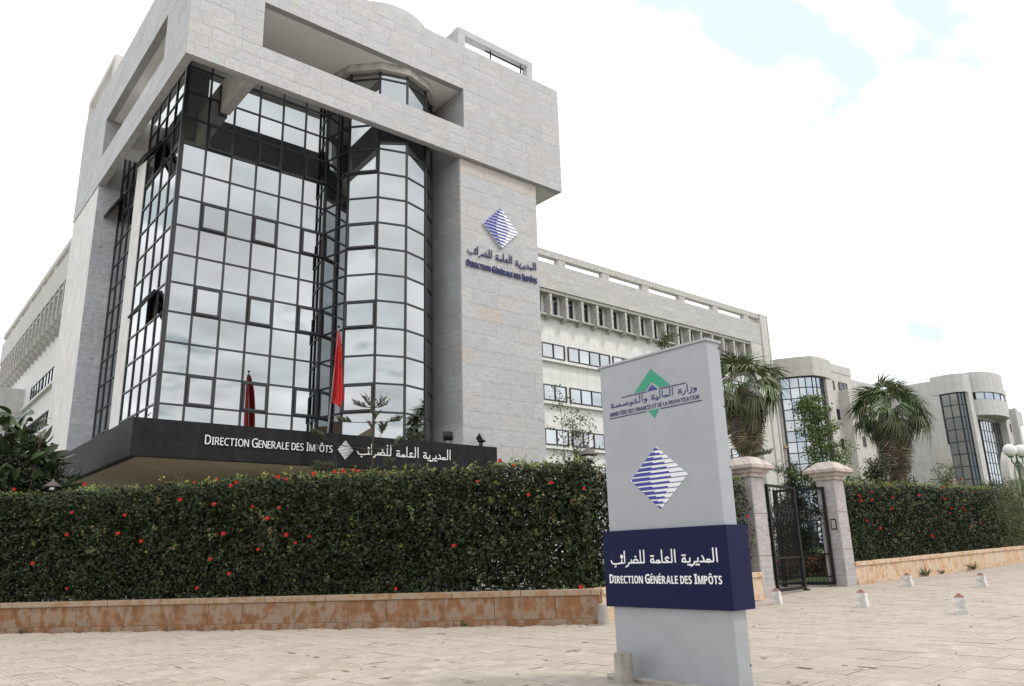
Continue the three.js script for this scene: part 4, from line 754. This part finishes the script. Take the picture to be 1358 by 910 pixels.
// ------------------------------------------------------------------ grey sign pylon
{
  const S = thing('sign_pylon', 'tall grey steel sign with a navy band and blue striped diamond', 'sign', [7.94, 0.07, -6.41]);
  const body = part('body', bevelBox(1.82, 4.14, 0.27, 0.012).rotateY(-Math.PI / 2).translate(7.936, 2.05, -6.413), M.sign, S);
  part('top_cap', bevelBox(1.86, 0.035, 0.31, 0.006).rotateY(-Math.PI / 2).translate(7.936, 4.128, -6.413), M.sign, S);
  part('footing', bevelBox(2.0, 0.12, 0.5, 0.02).rotateY(-Math.PI / 2).translate(7.93, 0.07, -6.41), M.concrete, S);
  const band = part('band', bevelBox(1.955, 0.945, 0.44, 0.01).rotateY(-Math.PI / 2).translate(7.96, 1.42, -6.42), M.navy, S);
  const bf = leftward(7.737);
  latin(band, DGI, bf, -7.30, -5.555, 1.235, 0.093, 0.004, M.whiteInk);
  arabic(band, ['mudiriya', 'amma', 'daraib'], leftward(7.738), -7.27, -5.575, 1.485, 0.076, 0.0105, 0.004, M.whiteInk);
  for (let k = 0; k < 6; k++) part('rivet', new THREE.SphereGeometry(0.011, 8, 6).translate(8.045, 0.35 + k * 0.74, -5.502), M.iron, S);
  const f = leftward(7.799), f2 = leftward(7.80);
  const flat = (name, pts, mat, fr = f) => { const m = child(name, extr(pts, 0.004), mat, body); m.position.copy(fr.pos(0, 0)); m.rotation.y = fr.th; return m; };
  flat('green_chevron', [[-6.71, 3.665], [-6.52, 3.665], [-6.405, 3.765], [-6.285, 3.665], [-6.108, 3.665], [-6.405, 3.93]], M.greenInk);
  flat('blue_triangle', [[-6.495, 3.645], [-6.315, 3.645], [-6.405, 3.722]], M.blueInk);
  flat('green_triangle', [[-6.495, 3.392], [-6.405, 3.284], [-6.318, 3.392]], M.greenInk);
  for (const [a, b, y] of [[-6.945, -6.51, 3.638], [-6.285, -5.862, 3.638], [-7.177, -6.53, 3.38], [-6.285, -5.643, 3.38]]) flat('rule', [[a, y], [b, y], [b, y + 0.012], [a, y + 0.012]], M.navyInk);
  latin(body, [...'MINISTÈRE DES FINANCES ET DE LA PRIVATISATION'].map((c) => [c, 1]), f, -7.168, -5.68, 3.412, 0.053, 0.004, M.navyInk, fontR);
  arabic(body, ['wizara', 'maliya', 'khawsasa'], f2, -7.163, -5.70, 3.53, 0.048, 0.008, 0.004, M.navyInk);
  diamond(body, leftward(7.8), -6.411, 2.52, 0.465, 0.396, { plate: M.whiteInk, thick: 0.003, mat: M.blueInk, depth: 0.003, t: [0.7, 0.46, 0.14] });
}
// ------------------------------------------------------------------ bollards
function cylBollard(x, z, h, label) {
  const y = ground(x), B = thing('bollard', label, 'bollard', [x, y, z], x, 'round concrete bollards');
  child('post', new THREE.LatheGeometry([[0, h], [0.098, h], [0.112, h - 0.015], [0.117, 0.05], [0.119, -0.1]].map(([a, b]) => new THREE.Vector2(a, b)).reverse(), 20), M.concrete, B);
  child('collar', new THREE.CylinderGeometry(0.15, 0.17, 0.03, 14).translate(0, 0.005, 0), M.concrete, B);
}
cylBollard(7.55, -6.98, 0.36, 'worn round concrete bollard in front of the grey sign');
cylBollard(13.02, -12.55, 0.44, 'round concrete bollard standing against the wall corner');
function pyrBollard(x, z, turn, label) {
  const y = ground(x), B = thing('kerb_bollard', label, 'bollard', [x, y, z], turn, 'small white bollards with red tops');
  const body = new THREE.CylinderGeometry(0.135, 0.185, 0.36, 4, 1); body.rotateY(Math.PI / 4); child('body', body.toNonIndexed(), M.whitePaint, B, 0, 0.16, 0).geometry.computeVertexNormals();
  const tip = new THREE.CylinderGeometry(0.02, 0.14, 0.08, 4, 1); tip.rotateY(Math.PI / 4); child('red_top', tip.toNonIndexed(), M.redPaint, B, 0, 0.38, 0).geometry.computeVertexNormals();
}
pyrBollard(19.23, -12.14, 0.3, 'small white bollard with red top, in front of the gate pillar by the sign');
pyrBollard(19.19, -9.78, 0.2, 'white bollard with a crisp red top, on open paving before the gate');
pyrBollard(18.3, -7.2, 0.35, 'scuffed white bollard with red top, farthest out from the wall on the paving');
pyrBollard(26.45, -11.87, 0.2, 'small white bollard with red top, close to the pale wall past the intercom pillar');
pyrBollard(26.4, -9.67, 0.15, 'small white bollard with red top, in line with the weeds at the pale wall');
//SECTION4
// ------------------------------------------------------------------ plants
// fan palm leaf: stalk along +y then a pleated fan of narrow blades
function fanGeo(stalk, R, r, droop, cols) {
  const pos = [], colr = [], n = 20; const tri3 = (a, b, c, k) => { pos.push(...a, ...b, ...c); for (let i = 0; i < 3; i++) colr.push(...k); };
  const pick = () => { const c = cols[Math.floor(r() * cols.length)], l = 0.75 + r() * 0.5; return c.map((x) => x * l); }, base = pick();
  tri3([-0.018, 0, 0], [0.018, 0, 0], [0.012, stalk, 0], base); tri3([-0.018, 0, 0], [0.012, stalk, 0], [-0.012, stalk, 0], base);
  for (let i = 0; i < n; i++) {
    const a = (i / (n - 1) - 0.5) * 3.9 + (r() - 0.5) * 0.1, l = R * (0.8 + r() * 0.3) * (1 - 0.2 * Math.abs(a) / 2), w = 0.085 * R, k = base.map((x, q) => x * (0.8 + r() * 0.4));
    const dir = [Math.sin(a), Math.cos(a)], sd = [Math.cos(a), -Math.sin(a)], hang = droop * (0.7 + r() * 0.7);
    const P = (t, o, z) => { const dz = hang * l * Math.max(0, t - 0.35) ** 1.6 * 2.2, tt = t - 0.12 * Math.max(0, t - 0.5) * hang * 2; return [dir[0] * l * tt + sd[0] * o, stalk + dir[1] * l * tt + sd[1] * o, z + dz]; };
    const z1 = 0.012 * (i % 2 ? 1 : -1), c0 = [0, stalk, 0], m0 = P(0.45, -w / 2, z1), m1 = P(0.45, w / 2, z1), q0 = P(0.75, -w * 0.28, 0), q1 = P(0.75, w * 0.28, 0), tp = P(1, (r() - 0.5) * w, 0);
    tri3(c0, m0, m1, k); tri3(m0, q0, m1, k); tri3(m1, q0, q1, k); tri3(q0, tp, q1, k);
  }
  const g = new THREE.BufferGeometry(); g.setAttribute('position', new THREE.Float32BufferAttribute(pos, 3)); g.setAttribute('color', new THREE.Float32BufferAttribute(colr, 3)); g.computeVertexNormals(); return g;
}
function fanPalm(x, z, hubY, R, label, seed, trunkR, o = {}) {
  const r = rng(seed), y0 = ground(x), P = thing('fan_palm', label, 'palm tree', [x, y0, z], 0, 'fan palms in the garden');
  const green = [[0.045, 0.075, 0.022], [0.065, 0.10, 0.03], [0.09, 0.125, 0.045], [0.12, 0.14, 0.06]], old = [[0.10, 0.105, 0.055], [0.075, 0.085, 0.04]], dry = [[0.24, 0.20, 0.14], [0.18, 0.15, 0.10], [0.13, 0.11, 0.08], [0.30, 0.25, 0.165]];
  const H = hubY - y0, cr = [], sk = [];
  const put = (list, g, el, az, roll, y) => { const d = V(Math.cos(el) * Math.sin(az), Math.sin(el), Math.cos(el) * Math.cos(az)), xa = V(Math.cos(az), 0, -Math.sin(az)), za = xa.clone().cross(d); g.applyMatrix4(new THREE.Matrix4().makeRotationY(roll)); g.applyMatrix4(new THREE.Matrix4().makeBasis(xa, d, za)); g.translate(d.x * trunkR * 0.4, y, d.z * trunkR * 0.4); list.push(g); };
  const N = o.n ?? 46;
  for (let i = 0; i < N; i++) { const t = i / N, el = 1.35 - Math.pow(t, 0.85) * 1.95 + (r() - 0.5) * 0.35, az = i * 2.39996 + r() * 0.4, g = fanGeo(R * (0.5 + 0.22 * r()), R * (0.42 + 0.12 * r()), r, 0.35 + 0.6 * t + r() * 0.3, t > 0.8 ? old : green); put(cr, g, el, az, (r() - 0.5) * 1.1, H + (r() - 0.5) * 0.25); }
  for (let i = 0; i < (o.skirt ?? 120); i++) { const t = i / (o.skirt ?? 120), el = -0.75 - Math.min(1, t * 1.6) * 0.7 + (r() - 0.5) * 0.15, az = i * 2.39996 + r(), g = fanGeo(R * (0.25 + 0.25 * r()) * (1 - 0.45 * t), R * (0.42 + 0.12 * r()), r, 0.5, t < 0.2 ? old : dry); put(sk, g, el, az, (r() - 0.5) * 1.2, H - 0.1 - t * (o.fall ?? 1.9)); }
  const crown = child('crown', merge(cr), M.leafVC, P), skirt = child('dry_skirt', merge(sk), M.leafVC, P); crown.userData.kind = skirt.userData.kind = 'stuff';
  const prof = []; for (let i = 0; i <= 24; i++) { const t = i / 24; prof.push(new THREE.Vector2(trunkR * (0.92 + 0.12 * (i % 2)), -0.2 + t * (H + 0.2))); }
  child('trunk', new THREE.LatheGeometry(prof, 14), M.palmTrunk, P);
}
fanPalm(30.75, -20, 8.75, 1.95, 'fan palm with a drooping dry skirt, behind the grey sign', 41, 0.36);
fanPalm(38.6, -17, 7.95, 1.85, 'big round fan palm standing free above the clipped hedge', 42, 0.4, { n: 54, skirt: 150, fall: 2.0 });

// broad leaved tree: limbs, then small leaves in clumps at their ends
function leafyTree(name, x, z, spec, label, seed, group) {
  const r = rng(seed), y0 = ground(x), T = thing(name, label, spec.cat ?? 'tree', [x, y0, z], 0, group), tubes = [], items = [];
  const { h, spread, limbs, leaves, cols, clump, low = 0.35, leaf = hibiscus, lean = 0, size = 1, trunk = 0.06 } = spec, ends = [];
  for (let s = 0; s < (spec.stems ?? 1); s++) {
    const bx0 = x + (r() - 0.5) * (spec.stems > 1 ? 0.7 : 0), bz0 = z + (r() - 0.5) * (spec.stems > 1 ? 0.5 : 0), hh = h * (spec.stems > 1 ? 0.8 + 0.2 * r() : 1), tx = bx0 + (r() - 0.5) * spread * 0.5 + lean, tz = bz0 + (r() - 0.5) * spread * 0.5;
    const path = new THREE.CatmullRomCurve3([V(bx0, y0 - 0.1, bz0), V(bx0 + (tx - bx0) * 0.35 + (r() - 0.5) * 0.15, y0 + hh * 0.4, bz0 + (tz - bz0) * 0.3), V(tx, y0 + hh * 0.95, tz)]);
    tubes.push(tube(path.getPoints(6).map((p) => p.toArray()), trunk, 10, 6, trunk * 0.25));
    for (let i = 0; i < limbs; i++) {
      const t = low + (1 - low) * Math.pow((i + r()) / limbs, 0.9), b = path.getPoint(Math.min(t, 0.99)), a = i * 2.4 + r(), len = spread * (0.35 + 0.65 * r()) * (spec.shape ? spec.shape(t) : 1 - 0.55 * t), e = b.clone().add(V(Math.cos(a) * len, len * (0.35 + r() * 0.6), Math.sin(a) * len));
      tubes.push(tube([b.toArray(), b.clone().lerp(e, 0.5).add(V(0, len * 0.06, 0)).toArray(), e.toArray()], trunk * 0.4 * (1 - t * 0.6) + 0.004, 6, 4, 0.003)); ends.push([b, e]);
    }
    ends.push([path.getPoint(0.8), path.getPoint(1)]);
  }
  for (let i = 0; i < leaves; i++) { const [b, e] = ends[Math.floor(r() * ends.length)], t = 0.35 + 0.75 * r(), g = () => (r() + r() + r() - 1.5) * clump, p = b.clone().lerp(e, t).add(V(g(), g() * 0.8, g())); items.push([p, randQuat(r, V(0, 0.6, 0), 1), size * (0.7 + r() * 0.6), vary(r, cols[Math.floor(r() * cols.length)], 0.35)]); }
  part('trunk', merge(tubes), M.bark, T); instances('crown', leaf, M.leafMatt, items, T);
}
const lightGreen = [[0.075, 0.12, 0.028], [0.10, 0.15, 0.035], [0.13, 0.17, 0.04]], darkGreen = [[0.025, 0.042, 0.016], [0.035, 0.055, 0.02]], olive = [[0.09, 0.10, 0.045], [0.12, 0.12, 0.055], [0.06, 0.075, 0.03]];
leafyTree('slender_tree', 32.3, -17, { h: 7.9, spread: 2.5, limbs: 50, leaves: 12000, cols: lightGreen, clump: 0.3, low: 0.3, size: 1.1, shape: (t) => 1.1 - 0.85 * t, trunk: 0.07 }, 'slender light green tree in front of the beige block, above the gate', 51);
leafyTree('slender_tree', 27.7, -22, { h: 11.3, spread: 1.5, limbs: 30, leaves: 4200, cols: [...olive, lightGreen[1]], clump: 0.26, low: 0.45, size: 1.1, trunk: 0.08 }, 'thin tree whose olive top shows above the grey sign', 52);
leafyTree('bare_shrub', 16.9, -17, { h: 6.9, spread: 1.1, limbs: 18, stems: 6, leaves: 1800, cols: olive, clump: 0.22, low: 0.35, size: 0.9, trunk: 0.022, cat: 'shrub' }, 'thin half bare shrub above the hedge, in front of the ribbon windows', 53);
leafyTree('conifer', 32.0, -18.6, { h: 4.6, spread: 0.9, limbs: 40, leaves: 9000, cols: darkGreen, clump: 0.28, low: 0.1, leaf: fine, size: 1.3, shape: () => 0.8, trunk: 0.06 }, 'dark narrow conifer seen through the top of the gate', 54);
leafyTree('garden_shrub', 36.4, -17.2, { h: 5.0, spread: 1.3, limbs: 30, leaves: 5200, cols: darkGreen.concat(olive), clump: 0.35, low: 0.3, size: 1.1, trunk: 0.05, cat: 'shrub' }, 'dusky shrub left of the round palm trunk', 55, 'shrubs round the palm');
leafyTree('garden_shrub', 40.3, -17.6, { h: 4.9, spread: 1.2, limbs: 26, leaves: 3600, cols: darkGreen, clump: 0.35, low: 0.3, size: 1.1, trunk: 0.05, cat: 'shrub' }, 'dark shrub right of the round palm trunk', 56, 'shrubs round the palm');
leafyTree('oleander', 39.6, -15.2, { h: 5.1, spread: 1.2, limbs: 12, stems: 5, leaves: 2600, cols: [[0.12, 0.14, 0.06], [0.16, 0.18, 0.08], [0.09, 0.12, 0.045]], clump: 0.2, low: 0.5, leaf: fine, size: 1.3, trunk: 0.02, cat: 'shrub' }, 'loose grey green oleander rising above the clipped hedge', 57);

// rounded untrimmed bushes at the far end of the hedge
function bush(x, z, rx, ry, rz, count, cols, label, seed) {
  const r = rng(seed), y0 = ground(x), B = thing('bush', label, 'bush', [x, y0, z], 0, 'untrimmed bushes past the hedge'), items = [];
  for (let i = 0; i < count; i++) { const a = r() * 6.283, ce = r() * 2 - 1, se = Math.sqrt(1 - ce * ce), k = 0.62 + 0.38 * Math.pow(r(), 0.5) + fbm(Math.cos(a) * se * 2.2 + seed, ce * 2.2, Math.sin(a) * se * 2.2, 3) * 0.5; const d = V(Math.cos(a) * se, ce, Math.sin(a) * se); const p = V(x + d.x * rx * k, y0 + ry * 0.92 + d.y * ry * k, z + d.z * rz * k); if (p.y < y0 + 0.2) continue; items.push([p, randQuat(r, V(d.x * 0.6, 0.4 + d.y * 0.5, d.z * 0.6), 0.8), 0.8 + r() * 0.7, vary(r, cols[Math.floor(r() * cols.length)], 0.35)]); }
  instances('foliage', fine, M.leafMatt, items, B);
  part('stems', merge(range(0, 1, 11).map(() => { const a = r() * 6.28; return tube([[x, y0 - 0.1, z], [x + Math.cos(a) * rx * 0.3, y0 + ry * 0.8, z + Math.sin(a) * rz * 0.3], [x + Math.cos(a) * rx * 0.7, y0 + ry * 1.5, z + Math.sin(a) * rz * 0.7]], 0.03, 6, 5, 0.01); })), M.bark, B);
}
bush(43.6, -14.7, 2.1, 2.05, 0.95, 20000, [[0.075, 0.095, 0.032], [0.10, 0.12, 0.045], [0.05, 0.07, 0.022]], 'loose olive green bush at the end of the clipped hedge', 61);
bush(47.8, -14.9, 2.6, 2.1, 1.0, 22000, [[0.08, 0.11, 0.03], [0.11, 0.14, 0.04], [0.055, 0.08, 0.02]], 'yellow green bush under the globe street lamp', 62);

// big leaved shrub against the canopy
{
  const r = rng(71), x0 = 3.9, z0 = -28.2, y0 = ground(x0), S = thing('big_leaved_shrub', 'dark shrub with large glossy leaves beside the black canopy', 'shrub', [x0, y0, z0]);
  const blade = (len, wid, curl) => { const pos = [], idx = [], n = 7; for (let i = 0; i <= n; i++) { const t = i / n, w = wid / 2 * Math.pow(Math.sin(Math.PI * Math.min(0.98, 0.06 + t * 0.92)), 0.75), y = len * t, z = -curl * len * t * t; pos.push(-w, y, z + w * 0.28, 0, y, z, w, y, z + w * 0.28); if (i < n) { const a = i * 3; idx.push(a, a + 1, a + 3, a + 1, a + 4, a + 3, a + 1, a + 2, a + 4, a + 2, a + 5, a + 4); } } const g = new THREE.BufferGeometry(); g.setAttribute('position', new THREE.Float32BufferAttribute(pos, 3)); g.setAttribute('uv', new THREE.Float32BufferAttribute(new Float32Array(pos.length / 3 * 2), 2)); g.setIndex(idx); g.computeVertexNormals(); return g; };
  const blades = [blade(0.62, 0.3, 0.25), blade(0.5, 0.3, 0.4), blade(0.8, 0.3, 0.35)];
  for (let i = 0; i < 290; i++) {
    const a = r() * 6.283, e = r() * 1.9 - 0.45, k = 0.5 + 0.5 * Math.sqrt(r()), px = Math.cos(a) * Math.cos(e) * 1.55 * k - 0.15, pz = Math.sin(a) * Math.cos(e) * 1.0 * k, py = 3.75 + Math.sin(e) * 2.3 * k + (px < 0.3 ? 0.3 : -0.35);
    const m = child('leaf', blades[Math.floor(r() * 3)], M.bigLeaf[Math.floor(Math.pow(r(), 1.8) * 3)], S, px, py, pz);
    m.quaternion.setFromUnitVectors(UP, V(Math.cos(a) + (r() - 0.5), 0.3 + (r() - 0.4) * 1.4, Math.sin(a) + (r() - 0.5)).normalize()).multiply(new THREE.Quaternion().setFromAxisAngle(UP, r() * 6.28)); m.scale.setScalar(0.5 + r() * 0.45);
  }
  const under = []; for (let i = 0; i < 7000; i++) { const a = r() * 6.283, e = r() * 2.2 - 0.9, k = Math.sqrt(r()) * 1.02; under.push([V(x0 - 0.15 + Math.cos(a) * Math.cos(e) * 1.5 * k, y0 + 3.6 + Math.sin(e) * 2.1 * k, z0 - 0.2 + Math.sin(a) * Math.cos(e) * 0.9 * k), randQuat(r, V(0, 0.5, 0.3), 1), 1.2 + r() * 1.2, vary(r, [0.026, 0.040, 0.014], 0.45)]); } instances('inner_foliage', hibiscus, M.leafMatt, under, S);
  const st = []; for (let i = 0; i < 9; i++) { const a = r() * 6.28; st.push(tube([[x0, y0 - 0.1, z0], [x0 + Math.cos(a) * 0.4, y0 + 2.2, z0 + Math.sin(a) * 0.3], [x0 + Math.cos(a) * 1.2, y0 + 4.6 + r(), z0 + Math.sin(a) * 0.7]], 0.05, 6, 6, 0.02)); } part('stems', merge(st), M.bark, S);
}
// Norfolk pines: whorls of level limbs with upswept brushes
function norfolk(x, z, top, whorls, label, seed) {
  const r = rng(seed), y0 = ground(x), T = thing('norfolk_pine', label, 'pine tree', [x, y0, z], 0, 'young pines in the garden'), wood = [], needles = [];
  wood.push(tube([[x, y0 - 0.1, z], [x, (y0 + top) / 2, z], [x, top, z]], 0.06, 8, 6, 0.015));
  const cols = [[0.05, 0.062, 0.03], [0.07, 0.08, 0.038], [0.095, 0.09, 0.045]];
  for (const [y, list] of whorls) for (const [a, len, rise, lo] of list) {
    const e = [x + Math.cos(a) * len, y + rise, z + Math.sin(a) * len], c = new THREE.CatmullRomCurve3([V(x, y, z), V(x + Math.cos(a) * len * 0.5, y + rise * 0.25, z + Math.sin(a) * len * 0.5), V(...e)]);
    wood.push(tube(c.getPoints(4).map((p) => p.toArray()), 0.016, 6, 4, 0.007));
    const n = Math.round(len * 26); for (let i = 0; i < n; i++) {
      const t = lo + (1 - lo) * i / n, b = c.getPoint(t), sa = a + (i % 2 ? 1 : -1) * (0.6 + r() * 0.7), l = 0.16 + 0.16 * r() * (1.2 - t * 0.4), d = V(Math.cos(sa) * 0.75, 0.5 + r() * 0.55, Math.sin(sa) * 0.75).normalize(), k = cols[Math.floor(r() * 3)];
      for (let q = 0; q < 7; q++) { const g = new THREE.ConeGeometry(0.014, 0.10, 3); g.rotateX((r() - 0.5) * 1.0); g.rotateZ((r() - 0.5) * 1.0); const m = new THREE.Quaternion().setFromUnitVectors(UP, d); g.applyQuaternion(m); const p = b.clone().addScaledVector(d, l * q / 7); g.translate(p.x, p.y + 0.02, p.z); needles.push(paint(g.toNonIndexed(), () => k)); }
    }
  }
  part('trunk', merge(wood), M.bark, T); const f = part('crown', merge(needles), M.leafVC, T); f.userData.kind = 'stuff';
}
const RX = 0.69, wh = (angles, len, rise, lo) => angles.map((a, i) => [a, len * (0.8 + 0.1 * (i % 4)), rise * (0.7 + 0.2 * (i % 3)), lo]);
norfolk(12.9, -22.5, 6.9, [[6.55, wh([0.2, 1.4, 2.6, 3.9, 5.1], 0.62, 0.22, 0.35)], [6.05, wh([0.69, 2.0, 3.8, 5.2], 1.15, 0.05, 0.62)], [5.15, wh([0.75, 1.9, 3.83, 5.0, 5.9], 2.0, 0.55, 0.78)], [4.45, wh([0.5, 1.7, 3.4, 3.9, 5.3], 1.8, 0.1, 0.65)]], 'young pine with brushes of needles in front of the canopy lettering', 81);
norfolk(25.2, -17.5, 6.2, [[5.9, wh([0.4, 1.6, 2.8, 4.2, 5.4], 0.7, 0.2, 0.4)], [5.0, wh([0.69, 2.0, 3.2, 4.4, 5.7], 2.3, 0.2, 0.55)], [4.3, wh([0.3, 1.5, 2.7, 3.9, 5.1], 2.2, 0.1, 0.6)]], 'pine with level limbs behind the gate pillar by the sign', 82);

leafyTree('tall_tree', 0.6, -45.5, { h: 11.5, spread: 3.2, limbs: 40, leaves: 9000, cols: darkGreen.concat([[0.05, 0.07, 0.025]]), clump: 0.5, low: 0.3, size: 1.8, trunk: 0.16 }, 'leafy tree beyond the side wing, mirrored in the side glazing', 58);
{
  const B = thing('apartment_house', 'tan apartment house across the street, mirrored in the glass recess', 'building', [-44, 0, 14]);
  part('wall', prism([[-56, 6], [-36, 2], [-33, 16], [-53, 20]], 0, 17), std({ name: 'tan_render', color: L(0.33, 0.25, 0.165), map: plasterTex, roughness: 0.9 }), B);
  for (let k = 0; k < 5; k++) for (let i = 0; i < 4; i++) { const t = (i + 0.5) / 4, x = -36 + 3 * t, z = 2 + 14 * t; const m = part('window', bevelBox(1.3, 1.5, 0.12, 0.02).rotateY(1.36).translate(x + 0.02, 2.2 + k * 3.1, z), M.darkGlass, B); void m; }
}
// flower bed and small plants seen through the gate
{
  const r = rng(91), B = thing('flower_bed', 'bed of dark red and green plants behind the gate', 'flower bed', [32.5, ground(32.5), -18.2]), leaves = [], red = [];
  for (let i = 0; i < 6000; i++) { const x = 28.5 + r() * 8, z = -17.6 - r() * 1.2, y = ground(x) + 0.1 + r() * 0.75; leaves.push([V(x, y, z), randQuat(r, V(0, 0.6, 0.4), 1), 0.8 + r(), vary(r, r() < 0.45 ? [0.14, 0.02, 0.025] : [0.05, 0.08, 0.02], 0.4)]); }
  for (let i = 0; i < 220; i++) { const x = 28.5 + r() * 8, z = -17.5 - r() * 1.1; red.push([V(x, ground(x) + 0.6 + r() * 0.3, z), randQuat(r, V(0, 0.5, 0.6), 0.6), 0.6 + r() * 0.5, [0.45, 0.03, 0.04]]); }
  instances('foliage', hibiscus, M.leafMatt, leaves, B); instances('blossoms', hibiscus, M.leafMatt, red, B);
  leafyTree('garden_shrub', 30.3, -20.5, { h: 3.6, spread: 1.5, limbs: 30, leaves: 5000, cols: [[0.07, 0.10, 0.03], [0.05, 0.075, 0.02]], clump: 0.4, low: 0.15, size: 1.2, trunk: 0.04, cat: 'shrub' }, 'green shrub behind the flower bed, seen through the closed gate leaf', 92, 'shrubs behind the gate');
  leafyTree('garden_shrub', 34.6, -21, { h: 3.2, spread: 1.5, limbs: 30, leaves: 5000, cols: [[0.08, 0.11, 0.035], [0.05, 0.075, 0.02]], clump: 0.4, low: 0.15, size: 1.2, trunk: 0.04, cat: 'shrub' }, 'green shrub behind the flower bed, seen through the open gate leaf', 93, 'shrubs behind the gate');
}
// weeds at the foot of the walls
function weed(x, z, s, label, seed) {
  const r = rng(seed), W = thing('weed', label, 'weed', [x, ground(x), z], 0, 'weeds at the wall foot'), gs = [];
  for (let i = 0; i < 26; i++) { const g = leafGeo(s * (0.5 + r()), s * 0.16, 0.3, 0.3); const k = r() < 0.3 ? [0.16, 0.12, 0.06] : [0.07, 0.10, 0.03]; g.rotateX((r() - 0.5) * 1.5); g.rotateZ((r() - 0.5) * 1.9); g.rotateY(r() * 6); g.translate((r() - 0.5) * s * 0.8, 0, (r() - 0.5) * s * 0.3); gs.push(paint(g, () => k)); }
  child('blades', merge(gs), M.leafVC, W);
}
weed(31.9, -13.6, 0.34, 'tall brown and green weed against the pale wall', 101); weed(36.6, -13.65, 0.3, 'yellowing weed at the foot of the pale wall', 102); weed(30.2, -13.62, 0.16, 'small weed tuft at the pale wall near the intercom pillar', 103);
weed(33.4, -13.64, 0.2, 'low weed between two taller ones at the pale wall', 104); weed(11.2, -15.2, 0.12, 'tiny weed under the rust stained wall near its corner', 105); weed(3.9, -24.75, 0.13, 'tiny green weed at the rust stained wall by the canopy', 106);
// blown leaves and grit lying on the paving
{
  const r = rng(111), items = []; const lf = leafGeo(0.07, 0.035, 0.5, 0.2);
  for (let i = 0; i < 300; i++) { let x, z; if (r() < 0.8) { const t = r(); x = WA[0] + (WB[0] - WA[0]) * t - 0.797 * (0.06 + r() * r() * 1.2); z = WA[1] + (WB[1] - WA[1]) * t + 0.604 * (0.06 + r() * r() * 1.2); } else { x = 1 + r() * 30; z = -3 - r() * 10; if (!outside(x, z)) continue; } items.push([V(x, ground(x) + 0.012, z), randQuat(r, V(0, 1, 0), 0.25), 0.4 + r() * 0.8, vary(r, r() < 0.6 ? [0.16, 0.085, 0.045] : [0.09, 0.07, 0.05], 0.4)]); }
  const o = instances('fallen_leaves', lf, M.leafMatt, items, scene); tag(o, 'brown fallen leaves scattered along the wall and paving joints', 'leaves', null, 'stuff');
}

{ // soil and dried mud caught in the joints
  const r = rng(121), gs = [];
  for (let i = 0; i < 80; i++) {
    const x = 2.5 + r() * 8, z = -5 - r() * 9.5; if (!outside(x, z - 0.3)) continue;
    const jx = Math.round((x - 0.15) * 2) / 2 + 0.25 + 0.15, jz = Math.round((z + 0.1) * 2) / 2 + 0.25 - 0.1, al = r() < 0.6, l = 0.08 + r() * r() * 0.5, w = 0.006 + r() * r() * 0.045, pts = [], n = 9;
    for (let k = 0; k < n; k++) { const a = k / n * 6.283, q = 0.6 + r() * 0.6; pts.push([Math.cos(a) * l / 2 * q, Math.sin(a) * w * q]); }
    const g = extr(pts, 0.005); g.rotateX(-Math.PI / 2); g.rotateY((al ? Math.PI / 2 : 0) + 0.045); const cx = al ? jx : x, cz = al ? z : jz; const fx = cx + 0.045 * cz * 0, k = [0.46, 0.36, 0.27]; g.translate(fx, ground(cx) + 0.004, cz); const l2 = 0.7 + r() * 0.7; gs.push(paint(g, () => k.map((c) => c * l2)));
  }
  const m = new THREE.Mesh(merge(gs), std({ name: 'joint_soil', color: L(1, 1, 1), vertexColors: true, map: earthTex, roughness: 0.95 })); m.name = 'joint_soil'; scene.add(m); tag(m, 'brown soil caught in the paving joints before the long hedge', 'soil', null, 'stuff');
}
scene.traverse((o) => { if (o.isMesh) { o.castShadow = true; o.receiveShadow = true; } });
renderer.setSize(1024, 686);
renderer.render(scene, camera);
